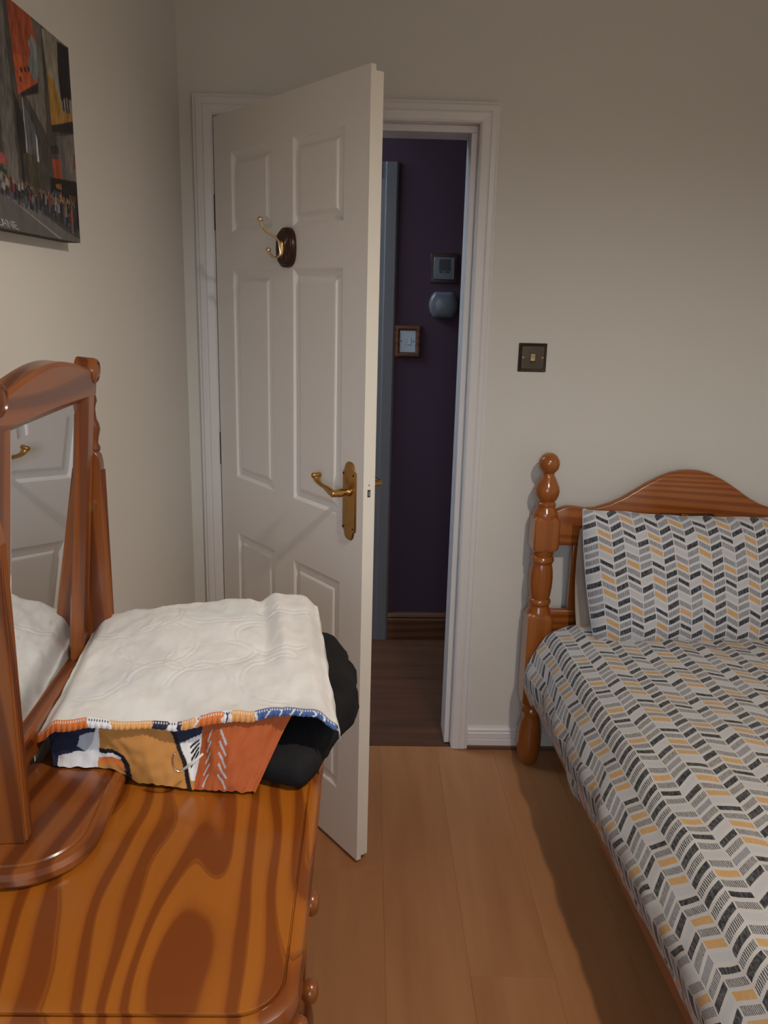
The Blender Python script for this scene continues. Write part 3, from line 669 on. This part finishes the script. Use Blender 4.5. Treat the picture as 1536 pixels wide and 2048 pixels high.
for yc in (-0.2130, 0.2025):
    u = MB().prism(upr, 'y', yc-0.0115, yc+0.0115); uo = obj('upright', u, M['pine_z'], mr, bevel=0.0015)
    fl_ = MB()
    for k in range(4):                      # reeded front edge
        yy = yc-0.0078+k*0.0052
        fl_.tube([(0.0345, yy, BT+0.004), (0.0345, yy, 0.20), (0.0345, yy, 0.385)], 0.0021, 8)
    obj('reeding', fl_, M['pine_z'], uo, smooth=True)
    fp = [(0.010, 0.416), (0.0105, 0.421), (0.0075, 0.427), (0.0085, 0.436), (0.0118, 0.449), (0.0105, 0.457), (0.0070, 0.466), (0.0060, 0.480), (0.0072, 0.487), (0.0095, 0.493), (0.0085, 0.500), (0.005, 0.505), (0.001, 0.507)]
    obj('finial', MB().lathe(fp, 18, (0.0225, yc, 0)), M['pine_z'], uo, smooth='all')
    obj('pivot', MB().lathe([(0.009, -0.016), (0.009, 0.016)], 14, (0.016, yc, 0.33), 'y'), M['brass'], uo)
# swinging frame: local u along its width (towards the door), w up, d out of the glass
AZ, TI = 0.0, math.radians(-4.82)
nrm = Vector((math.cos(AZ)*math.cos(TI), math.sin(AZ)*math.cos(TI), math.sin(TI)))
tan = Vector((-math.sin(AZ), math.cos(AZ), 0)); upv = nrm.cross(tan)
mc = Vector((0, 0, 1.10-ZT))
FM = Matrix(((nrm.x, tan.x, upv.x, mc.x), (nrm.y, tan.y, upv.y, mc.y), (nrm.z, tan.z, upv.z, mc.z), (0, 0, 0, 1)))
def framed(name, mb, mat, **kw):
    o = obj(name, mb, mat, mr, **kw); o.matrix_local = FM; return o
HWID, WB, WTOP = 0.1875, -0.205, 0.262          # half width, bottom and top of the frame opening outline
SW = 0.047; HW2 = HWID + 0.0135       # the near stile is the broader one in view
def stile(u0, u1, inner):
    p = MB(); di = 0.006
    prof_ = [(-0.012, u0), (0.009, u0), (0.0125, lerp(u0, u1, 0.12)), (0.0125, lerp(u0, u1, 0.70)), (0.005, u1-0.003*(1 if u1 > u0 else -1)), (0.0005, u1), (-0.012, u1)]
    n = len(prof_); p.add([(d, u, WB) for d, u in prof_] + [(d, u, WTOP+0.02) for d, u in prof_], [tuple(range(n)), tuple(range(n, 2*n))[::-1]] + [(i, (i+1) % n, n+(i+1) % n, n+i) for i in range(n)])
    return p
framed('stile', stile(HWID, HWID-SW, True), M['pine_z'], smooth=True, angle=20)
framed('stile', stile(-HW2, -HWID+SW, True), M['pine_z'], smooth=True, angle=20)
def arch_z(u):                                   # top line of the arched rail
    a = min(1.0, abs(u+0.0067)/(HWID+0.0067)); return WTOP + 0.036 + 0.020*math.cos(min(1, a/0.86)*math.pi/2)**1.2 - 0.004*sm(0.8, 1, a)
tr = MB(); n = 40; us = [lerp(-HW2+0.001, HWID-0.001, i/n) for i in range(n+1)]
sec = [(-0.012, 0.0), (-0.012, 1.0), (0.010, 1.0), (0.0140, 0.92), (0.0140, 0.16), (0.006, 0.02), (0.002, 0.0)]
vs = [(d, u, lerp(WTOP-0.012, arch_z(u), h)) for u in us for d, h in sec]; k = len(sec)
tr.add(vs, [(i*k+j, i*k+(j+1) % k, (i+1)*k+(j+1) % k, (i+1)*k+j) for i in range(n) for j in range(k)] + [tuple(range(k))[::-1], tuple(range(n*k, n*k+k))])
framed('top_rail', tr, M['pine_y'], smooth=True, angle=30)
framed('bottom_rail', MB().box(-0.012, 0.012, -HWID+SW, HWID-SW, WB, WB+0.045), M['pine_y'], bevel=0.003)
for s in (-1, 1):
    rs = MB().lathe([(0.0195, -0.013), (0.0195, 0.010), (0.018, 0.0155), (0.0150, 0.0175), (0.0135, 0.0155), (0.0115, 0.0165), (0.005, 0.0185), (0.0005, 0.0187)], 26, (0, HWID-0.008 if s > 0 else -HW2+0.008, WTOP+0.030), 'x')
    framed('rosette', rs, M['pine_z'], smooth=True, angle=35)
gl = MB(); g0, g1 = -HWID+SW-0.001, HWID-SW+0.001
gl.rings([[(0.0002, a, b) for a, b in ((g0, WB+0.044), (g1, WB+0.044), (g1, WTOP-0.011), (g0, WTOP-0.011))],
          [(0.0018, a, b) for a, b in ((g0+0.016, WB+0.060), (g1-0.016, WB+0.060), (g1-0.016, WTOP-0.027), (g0+0.016, WTOP-0.027))]], cap0=False)
framed('mirror_plate', gl, M['mirror'], fix=False)['label'] = 'bevelled mirror glass'
framed('backing', MB().box(-0.010, -0.002, g0-0.01, g1+0.01, WB+0.02, WTOP), M['under'])

# ---------------------------------------------------------------- folded clothes on the dresser
sh = thing('folded_shorts', 'folded white-lined shorts with orange and navy print on the dresser', 'shorts', (0, 0, ZT))
FLc, FRc, BRc, BLc = (0.022, -1.578, 0.090), (0.424, -1.560, 0.098), (0.376, -1.235, 0.168), (0.016, -1.300, 0.142)
CURVES = [  # stitched petal outlines, in (s, t): centre, radii, start and end angle, tilt
 (0.55, 0.42, 0.17, 0.10, 150, 420, 10), (0.80, 0.55, 0.16, 0.12, 120, 330, -15), (0.33, 0.55, 0.15, 0.19, 190, 400, 25), (0.62, 0.80, 0.20, 0.10, 180, 350, 5),
 (0.22, 0.80, 0.18, 0.12, 200, 380, 12), (0.86, 0.86, 0.14, 0.11, 170, 360, -8), (0.14, 0.36, 0.12, 0.20, 250, 430, 0), (0.52, 0.14, 0.12, 0.20, 20, 160, 0), (0.82, 0.20, 0.15, 0.17, 60, 260, 10), (0.40, 0.18, 0.13, 0.22, 40, 150, 20)]
CPTS = []
for cx, cy, ra, rb, a0, a1, tl in CURVES:
    for q in range(61):
        a = math.radians(lerp(a0, a1, q/60)); tl_ = math.radians(tl); px_, py_ = ra*math.cos(a), rb*math.sin(a)
        CPTS.append((cx+px_*math.cos(tl_)-py_*math.sin(tl_), cy+px_*math.sin(tl_)+py_*math.cos(tl_)))
GR = {}
for p in CPTS: GR.setdefault((int(p[0]*20), int(p[1]*20)), []).append(p)
def ridge(s, t):
    best = 9.0; i, j = int(s*20), int(t*20)
    for a in (i-1, i, i+1):
        for b in (j-1, j, j+1):
            for p in GR.get((a, b), ()):
                d = (p[0]-s)**2*0.16 + (p[1]-t)**2*0.10
                if d < best: best = d
    return math.sqrt(best)
def hem_z(s): return 0.004*math.sin(s*9+0.6) + 0.012*sm(0.45, 0.62, s) - 0.004*sm(0.15, 0.3, s)
def white_top(s, t):
    a = [lerp(lerp(FLc[i], FRc[i], s), lerp(BLc[i], BRc[i], s), t) for i in range(3)]
    z = a[2] + 0.010*math.sin(math.pi*min(1, max(0, s)))*sm(0, 0.3, t)
    z += (1-t)**3*hem_z(s)*0.8
    z += 0.006*math.exp(-((s-0.86+0.05*t)/0.035)**2)*sm(0.05, 0.5, t) - 0.006*math.exp(-((s-0.79+0.05*t)/0.03)**2)*sm(0.15, 0.6, t)
    z += 0.006*nz(s*3.1, t*2.6, 1.3) + 0.0034*nz(s*8+t*4, t*4.5, 4.2) + 0.0018*nz(s*19, t*12, 7.7) + 0.0007*nz(s*52, t*26, 2.2)
    r = ridge(s, t); z += 0.0014*math.exp(-(r/0.0013)**2) - 0.0010*math.exp(-((r-0.0038)/0.0025)**2)
    # soft rounded borders
    e = min(s, 1-s)*0.39; z -= 0.020*(1-sm(0, 0.035, e))**2
    eb = (1-t)*0.28; z -= 0.018*(1-sm(0, 0.03, eb))**2
    x = a[0]; y = a[1] - 0.006*math.sin(s*7)*(1-t)
    wob = 0.004*nz(t*5, 2.2, s*2)
    x += wob if s > 0.5 else wob*0.3
    return (x, y + 0.003*nz(s*6, 9.1, t), z)
m = MB(); NS, NT_ = 200, 150
def white(u, v):
    # v: 0 front hem .. 0.9 back edge .. 1 back drop ; u: 0..0.08 left drop, 0.08..0.92 top, 0.92..1 right drop
    s = (u-0.09)/0.82; t = v/0.9
    sc, tc = min(1, max(0, s)), min(1, max(0, t)); x, y, z = white_top(sc, tc)
    if s < 0:
        k = -s/(0.09/0.82); zb = 0.027; x -= 0.010*math.sin(k*math.pi*0.5) - 0.002*nz(tc*8, k*3, 0); z = lerp(z, zb, k**1.15)
    if s > 1:
        k = (s-1)/(0.09/0.82); x += 0.008*math.sin(k*math.pi*0.5) + 0.003*nz(tc*9, k*3, 3); z = lerp(z, 0.050, k**1.15)
    if t > 1:
        k = (t-1)/(0.1/0.9); y += 0.010*math.sin(k*math.pi*0.5); z = lerp(z, 0.04, k**1.1)
    return (x, y, z)
m.grid(NS, NT_, white)
wo = obj('white_lining', m, M['lining'], sh, smooth='all', fix=False)
# hem band along the front
HEMC = [(0.0, 'o'), (0.17, 'w'), (0.245, 'a'), (0.385, 'n'), (0.43, 'w'), (0.462, 'n'), (0.475, 'a'), (0.52, 'w'), (0.532, 'o'), (0.61, 'w'), (0.622, 'k'), (0.628, 'w'), (0.645, 'a'), (0.73, 'b')]
PC = {'o': (0.62, 0.165, 0.04), 'w': (0.72, 0.70, 0.70), 'a': (0.68, 0.33, 0.11), 'n': (0.018, 0.022, 0.05), 'k': (0.01, 0.01, 0.014), 'b': (0.055, 0.11, 0.28), 'r': (0.40, 0.092, 0.026), 'g': (0.45, 0.46, 0.50), 'd': (0.20, 0.035, 0.03), 'm': (0.47, 0.21, 0.055)}
hm = MB(); hm.col = []; NH = 460
def hemf(u, v):
    x, y, z = white_top(u, 0.0); k = v
    rip = 0.0009*math.sin(u*330)*k + 0.0014*nz(u*24, 0.4, 1)
    cur = -0.007*math.sin(k*math.pi*0.62)
    lx = -0.010*(1-sm(0, 0.03, u))*k; rx = 0.006*sm(0.97, 1, u)*k
    return (x+lx+rx, y+cur+rip, z + 0.0004 - (0.0115+0.003*math.sin(u*11+1))*k**1.25)
hm.grid(NH, 14, hemf)
for j in range(15):
    for i in range(NH+1):
        u = i/NH + (0.014*nz(i*0.05, j*0.12, 2)); c = 'o'
        for a, q in HEMC:
            if u >= a: c = q
        if c == 'b' and (u*26 % 1) < 0.16 and j > 2: c = 'w'
        if c == 'k' and j < 3: c = 'w'
        rgb = PC[c]
        if 2 <= j <= 4 and (i % 4) < 2: rgb = (0.62, 0.55, 0.5) if c in 'oabn' else (0.05, 0.06, 0.1)
        hm.col.append(rgb)
obj('hem_band', hm, M['print'], sh, smooth='all', fix=False)['label'] = 'overlocked hem in orange, white and blue print'
# printed front panel hanging under the hem
pm = MB(); pm.col = []; NP, NQ = 330, 60
BOT = [(0.0, 0.040, -1.583, 0.023), (0.06, 0.052, -1.586, 0.023), (0.25, 0.124, -1.586, 0.0225), (0.30, 0.152, -1.590, 0.004), (0.55, 0.226, -1.602, 0.002), (0.78, 0.268, -1.606, 0.002), (1.0, 0.318, -1.609, 0.002)]
def panelf(u, v):
    bx = interp(u, [b[0] for b in BOT], [b[1] for b in BOT]); by = interp(u, [b[0] for b in BOT], [b[2] for b in BOT]); bz = interp(u, [b[0] for b in BOT], [b[3] for b in BOT])
    s = lerp(0.02, 0.86, u); tx, ty, tz = white_top(s, 0.0); tz -= 0.006; ty += 0.010
    x, y, z = lerp(bx, tx, v), lerp(by, ty, v), lerp(bz, tz, v)
    y += 0.006*nz(u*9, v*2, 5.0)*(0.3+0.7*(1-abs(2*v-1))) + 0.010*math.sin(math.pi*v)*math.sin(u*14) - 0.003*nz(u*22, v*5, 1)
    z += 0.003*(1-v)*nz(u*30, 0, 2) + 0.002*(1-v)
    return (x, y, z)
pm.grid(NP, NQ, panelf)
def art(X, Y):
    """the print, in the flat coordinates of the panel: X 0..1040 across, Y 120 (top) .. 375 (bottom)"""
    P = lambda *p: inside((X, Y), p)
    c = 'm'
    if X < 318: c = 'n'
    if X < 62: c = 'g'
    if P((45, 120), (80, 120), (95, 340), (50, 340)): c = 'k'
    if P((120, 375), (120, 318), (190, 300), (250, 300), (285, 255), (303, 165), (318, 160), (318, 400)): c = 'w'
    if P((205, 275), (218, 225), (260, 205), (298, 200), (285, 255), (250, 300)): c = 'g'
    if P((5, 240), (30, 240), (66, 300), (40, 330), (5, 280)): c = 'o'
    if P((318, 278), (410, 262), (450, 262), (478, 290), (486, 375), (452, 375), (445, 305), (425, 285), (318, 305)): c = 'k'
    if P((318, 300), (435, 280), (432, 298), (350, 318), (318, 324)): c = 'w'
    if P((318, 335), (345, 312), (445, 304), (458, 340), (400, 345), (318, 350)): c = 'o'
    if P((660, 120), (830, 120), (810, 190), (720, 225), (690, 200)): c = 'n'
    if P((700, 215), (810, 190), (815, 240), (800, 345), (780, 345)): c = 'w'
    if P((660, 160), (676, 160), (790, 375), (765, 375)): c = 'k'
    for q in range(4):
        if P((752+q*5, 232+q*22), (800, 208+q*14), (803, 214+q*14), (756+q*5, 242+q*22)): c = 'k'
    if X > 822-(Y-120)*0.10: c = 'r'
    if c == 'r':
        for q in range(5):
            yy = 175+q*36
            if P((905-q*0, yy), (912, yy-4), (948+q*2, yy+42), (940+q*2, yy+46)): c = 'g'
            if P((860, yy+5), (867, yy+2), (850-q*2, yy+46), (843-q*2, yy+42)): c = 'g'
    return c
for j in range(NQ+1):
    for i in range(NP+1):
        u, v = i/NP, j/NQ; X = (pm.v[j*(NP+1)+i][0]-0.012)*3580 + 6*nz(u*10, v*4, 0); Y = lerp(372, 120, v)
        pm.col.append(PC[art(X, Y)])
obj('printed_front', pm, M['print'], sh, smooth='all', fix=False)['label'] = 'printed orange, tan and navy outer cloth'
rg = MB(); pts = []
for q in range(15):
    a = math.radians(lerp(115, 300, q/14)); pts.append((0.2185+0.0085*math.cos(a)*1.0, -1.6145, 0.0525+0.0145*math.sin(a)))
rg.tube(pts, 0.0017, 8); obj('metal_ring', rg, M['bright_brass'], sh, smooth='all')['label'] = 'small metal ring at the drawcord'
sf = MB(); sf.tube([(0.2225, -1.614, 0.040), (0.236, -1.611, 0.049), (0.249, -1.606, 0.060)], [0.0018, 0.0022, 0.0016], 8)
obj('drawcord', sf, M['lining'], sh, smooth='all')
# black garment lying under and beside the shorts
bk = thing('black_garment', 'crumpled black garment under the right side of the shorts', 'garment', (0, 0, ZT))
outl = [(0.19, -1.560), (0.30, -1.574), (0.345, -1.592), (0.378, -1.600), (0.396, -1.570), (0.414, -1.520), (0.436, -1.455), (0.449, -1.415), (0.453, -1.385), (0.450, -1.335), (0.444, -1.275), (0.428, -1.215), (0.402, -1.180), (0.33, -1.175), (0.22, -1.19), (0.17, -1.35)]
def smooth_loop(p, n=96):
    r = []
    for q in range(n):
        t = q/n*len(p); i = int(t); f = t-i; p0, p1, p2, p3 = (p[(i+k-1) % len(p)] for k in range(4))
        r.append(tuple(0.5*((2*p1[a]) + (-p0[a]+p2[a])*f + (2*p0[a]-5*p1[a]+4*p2[a]-p3[a])*f*f + (-p0[a]+3*p1[a]-3*p2[a]+p3[a])*f**3) for a in (0, 1)))
    return r
ol = smooth_loop(outl); cx, cy = 0.31, -1.38
def bh(x, y): return lerp(0.040, 0.066, sm(-1.60, -1.35, y)) - 0.012*sm(0.40, 0.46, x)
lo = []
for k, h in ((0.90, 0.0), (0.985, 0.10), (1.0, 0.35), (0.995, 0.6), (0.965, 0.85), (0.90, 0.97), (0.75, 1.0), (0.5, 1.0), (0.25, 1.0), (0.05, 1.0)):
    l = []
    for x, y in ol:
        X, Y = cx+(x-cx)*k, cy+(y-cy)*k; w_ = 0.006*nz(X*22, Y*22, h*2) + 0.003*nz(X*60, Y*60, h*3)
        l.append((X+w_*(1 if h < 0.9 else 0.3), Y, 0.002+bh(X, Y)*h + (w_*0.9 if h > 0.5 else 0)))
    lo.append(l)
obj('cloth', MB().rings(lo), M['black_cloth'], bk, smooth='all')

# ---------------------------------------------------------------- bed
BR = math.radians(2.0)
bed = thing('bed', 'varnished pine single bed with turned posts and arched headboard', 'bed', (1.0245, -0.086, 0), BR)
BWID = 0.890
ball = [(0.001, 1.060), (0.012, 1.058), (0.023, 1.051), (0.031, 1.038), (0.0335, 1.026), (0.031, 1.012), (0.024, 1.002), (0.0185, 0.996), (0.0185, 0.990), (0.022, 0.984), (0.029, 0.970), (0.036, 0.955), (0.039, 0.942), (0.0375, 0.928), (0.032, 0.915), (0.027, 0.909), (0.0265, 0.905), (0.030, 0.901), (0.0305, 0.896), (0.028, 0.892), (0.030, 0.885), (0.037, 0.874), (0.039, 0.866), (0.039, 0.85)]
midp = [(0.036, 0.76), (0.034, 0.738), (0.031, 0.730), (0.0350, 0.725), (0.0375, 0.717), (0.0350, 0.709), (0.031, 0.704), (0.0325, 0.698), (0.0360, 0.680), (0.0375, 0.655), (0.0370, 0.630), (0.0345, 0.605), (0.0315, 0.592), (0.0310, 0.588), (0.0350, 0.584), (0.0370, 0.577), (0.0350, 0.570), (0.0310, 0.565), (0.0320, 0.559), (0.0375, 0.548), (0.039, 0.535)]
foot = [(0.036, 0.23), (0.034, 0.212), (0.030, 0.205), (0.034, 0.198), (0.0355, 0.190), (0.032, 0.182), (0.028, 0.176), (0.027, 0.168), (0.0330, 0.150), (0.0385, 0.120), (0.0405, 0.092), (0.0400, 0.062), (0.037, 0.033), (0.031, 0.010), (0.027, 0.0)]
def post(x, y, name='post'):
    p = MB()
    for pr_ in (ball, midp, foot): p.lathe(pr_, 32, (x, y, 0))
    for z0, z1 in ((0.742, 0.862), (0.214, 0.543)):
        h = 0.0400; lo = []
        for z, k, c in ((z0, 0.66, 0.016), (z0+0.004, 0.80, 0.014), (z0+0.014, 0.97, 0.007), (z0+0.024, 1.0, 0.004), (z1-0.020, 1.0, 0.004), (z1-0.010, 0.97, 0.008), (z1-0.002, 0.84, 0.014), (z1+0.001, 0.74, 0.016)):
            a = h*k; c = c*k; lo.append([(x+px_, y+py_, z) for px_, py_ in ((a, a-c), (a-c, a), (-a+c, a), (-a, a-c), (-a, -a+c), (-a+c, -a), (a-c, -a), (a, -a+c))])
        p.rings(lo)
    return obj(name, p, M['bed_z'], bed, smooth=True, angle=32)
post(0, 0); post(BWID, 0)
for s in (0, BWID): post(s, -1.98)
def topline(x):
    c = BWID/2; a = min(abs(x-c), c)/c       # 0 centre .. 1 post
    return interp(a, [0, 0.06, 0.14, 0.22, 0.30, 0.38, 0.46, 0.54, 0.60, 0.66, 0.72, 0.80, 0.86, 0.92, 1.0],
                  [1.012, 1.011, 1.003, 0.988, 0.968, 0.945, 0.922, 0.905, 0.896, 0.888, 0.8865, 0.892, 0.8925, 0.882, 0.862])
def botline(x):
    a = abs(x-BWID/2); return 0.766 + 0.105*(1-sm(0.085, 0.150, a))
n = 80; hx0, hx1 = 0.030, BWID-0.030; hb = MB(); yf, yb = -0.013, 0.013
sec_n = 8; vs = []
for i in range(n+1):
    x = lerp(hx0, hx1, i/n); t, b = topline(x), botline(x)
    vs += [(x, yf+0.004, b), (x, yf, b+0.004), (x, yf, t-0.006), (x, yf+0.003, t-0.0015), (x, yf+0.007, t), (x, yb-0.005, t), (x, yb, t-0.005), (x, yb, b)]
hb.add(vs, [(i*8+j, i*8+(j+1) % 8, (i+1)*8+(j+1) % 8, (i+1)*8+j) for i in range(n) for j in range(8)] + [tuple(range(8))[::-1], tuple(range(n*8, n*8+8))])
obj('headboard_rail', hb, M['bed_x'], bed, smooth=True, angle=40)
box('lower_rail', M['bed_x'], bed, 0.03, BWID-0.03, -0.012, 0.012, 0.475, 0.548, bevel=0.003)
for i in range(5):
    x = BWID/2 + (i-2)*0.170
    obj('spindle', MB().box(x-0.0125, x+0.0125, -0.009, 0.009, 0.546, botline(x)+0.002), M['bed_z'], bed, bevel=0.004)
for s in (0, 1):
    x = 0.004 if s == 0 else BWID-0.004
    box('side_rail', M['bed_y'], bed, x-0.011, x+0.011, -1.95, -0.03, 0.235, 0.34, bevel=0.003)
box('foot_rail', M['bed_x'], bed, 0.03, BWID-0.03, -1.99, -1.965, 0.26, 0.36, bevel=0.003)
for i in range(10):
    y = -0.16 - i*0.19
    box('slat', M['bed_x'], bed, 0.016, BWID-0.016, y-0.035, y+0.035, 0.322, 0.339)
mt = thing('mattress', 'cream mattress under the patterned duvet', 'mattress', (1.0245, -0.086, 0), BR)
obj('mattress_body', MB().box(0.020, BWID-0.020, -1.94, -0.045, 0.3395, 0.470), M['beige_cloth'], mt, bevel=0.03, seg=4)

# duvet: rounded section swept along the bed, pattern laid on by arc length
dv = MB(); NU, NV = 190, 240
SEC = [(-0.014, 0.262), (-0.026, 0.300), (-0.030, 0.345), (-0.026, 0.390), (-0.012, 0.432), (0.012, 0.468), (0.045, 0.494), (0.095, 0.513), (0.18, 0.530), (0.32, 0.545), (0.445, 0.550)]
SEC = SEC + [(BWID-x, z) for x, z in reversed(SEC[:-1])]
def cat(p, t):
    n = len(p)-1; i = min(int(t*n), n-1); f = t*n-i
    p0, p1, p2, p3 = p[max(i-1, 0)], p[i], p[i+1], p[min(i+2, n)]
    return tuple(0.5*((2*p1[a]) + (-p0[a]+p2[a])*f + (2*p0[a]-5*p1[a]+4*p2[a]-p3[a])*f*f + (-p0[a]+3*p1[a]-3*p2[a]+p3[a])*f**3) for a in (0, 1))
dense = [cat(SEC, i/800) for i in range(801)]; arc = [0.0]
for a, b in zip(dense, dense[1:]): arc.append(arc[-1] + math.dist(a, b))
LT = arc[-1]
def at_arc(s):
    s = max(0, min(LT, s)); lo_i, hi_i = 0, 800
    while hi_i-lo_i > 1:
        m_ = (lo_i+hi_i)//2
        if arc[m_] <= s: lo_i = m_
        else: hi_i = m_
    f = (s-arc[lo_i])/max(1e-9, arc[hi_i]-arc[lo_i]); return tuple(lerp(dense[lo_i][k], dense[hi_i][k], f) for k in (0, 1))
DY_0, DY_1 = -0.046, -2.02
def duv_raw(u, v):
    # u across, v along from the head; finer columns near the visible side
    uu = u; s = uu*LT; x, z = at_arc(s); y = lerp(DY_0, DY_1, v)
    side = 1-sm(0.10, 0.26, s); yy = -y
    lift = 0.050*sm(0.2, 1.1, yy)                      # the hem rides higher towards the foot
    z += lift*(1-sm(0.0, 0.30, s))*0.9 + lift*(1-sm(0.0, 0.30, LT-s))*0.9 + 0.022*sm(0.1, 1.0, yy)*sm(0.15, 0.35, s)
    # puffy folds down the side and across the top
    x += side*(-0.010*nz(yy*5.5, s*3, 0.0) - 0.007*nz(yy*14, s*9, 2.0)) - side*0.010*sm(0.02, 0.10, s)*(1-sm(0.12, 0.2, s))*(1 + nz(yy*3, 0, 8))
    x -= 0.004*math.exp(-((yy-0.17)/0.11)**2)*side - 0.016*(1-sm(0.15, 0.75, yy))*side
    x -= side*0.007*max(0.0, nz(yy*9+s*12, s*4, 11.0)); z += side*0.006*nz(yy*10-s*9, s*6, 14.0)*sm(0.0, 0.06, s)
    z += 0.010*nz(x*2.6, yy*2.2, 3.0) + 0.0060*nz(x*8, yy*6.5, 5.0)*(1-side*0.4) + 0.0026*nz(x*22, yy*18, 9.0)
    z += 0.006*math.exp(-((s-0.235-0.012*nz(yy*4, 1, 1))/0.02)**2)
    hs_ = sm(0.0, 0.05, yy-0.046); z -= (1-hs_)*0.030
    return (x, y, z)
def duv(u, v): return duv_raw(u, v)
def uvmap(u): return u**1.35
dv.grid(NU, NV, lambda u, v: duv(uvmap(u), v), lambda u, v: (uvmap(u)*LT*1.0 + 0.010, (1-v)*(DY_0-DY_1) + 0.012))
duvet = thing('duvet', 'white duvet printed with grey, black and mustard chevrons spread over the bed', 'duvet', (1.0245, -0.086, 0), BR)
do = obj('duvet_cover', dv, M['duvet'], duvet, smooth='all', fix=False)
sd = do.modifiers.new('thick', 'SOLIDIFY'); sd.thickness = 0.014; sd.offset = -1

# pillows
def pillow(name, label, W, H, D, mat, loc, rx, rz, uvo, cat='pillow', inner='pillow_case', slump=1.0, ry=0.0, shear=0.0):
    r = thing(name, label, cat, loc, rz)
    p = MB(); nu_, nv_ = 110, 80
    def half(sgn):
        def fn(u, v):
            a, b = 2*u-1, 2*v-1
            ex = (1-abs(a)**3.2)**0.55 if abs(a) < 1 else 0.0; ez = (1-abs(b)**3.0)**0.55 if abs(b) < 1 else 0.0
            th_p = D*0.5*ex*ez
            x = a*W/2*(1-0.03*(b*b)*(abs(a)**4)) - shear*(v-0.5)*(1-a)*0.5; z = (b+1)/2*H
            z -= (0.018*math.cos(a*1.3)-0.018*math.cos(1.3))*(-1 if b > 0 else 0.6)*abs(b)**2*0 
            y = sgn*th_p
            if sgn < 0: y += 0.006*nz(a*3, b*3, 1)*ex*ez + 0.003*nz(a*8, b*7, 4)*ex*ez - 0.035*slump*(1-v)**2*ex*ez
            z += -0.010*abs(a)**6*(1-v)*0 + 0.010*(b < 0)*0
            z += 0.004*nz(a*4, b*2, 6)
            z = z - 0.016*slump*(1-abs(a)**2)*v**4*0.6
            return (x, y, z)
        return fn
    for sgn in (-1, 1):
        p.grid(nu_, nv_, half(sgn), lambda u, v: (u*W*1.03 + uvo[0], v*H*1.06 + uvo[1]))
    o = obj(inner, p, mat, r, smooth='all', fix=False)
    o.rotation_euler = (rx, ry, 0)
    return r
pillow('pillow', 'front pillow in chevron-printed case leaning on the headboard', 0.70, 0.420, 0.165, M['pillow'], (1.466, -0.295, 0.497), math.radians(-14), math.radians(2.0), (0.0, 0.0), ry=math.radians(1.6), shear=0.055)
pillow('pillow', 'plain beige pillow wedged between headboard and chevron pillow', 0.68, 0.330, 0.06, M['beige_cloth'], (1.457, -0.176, 0.508), math.radians(-10), math.radians(2.0), (0, 0), slump=0.2)
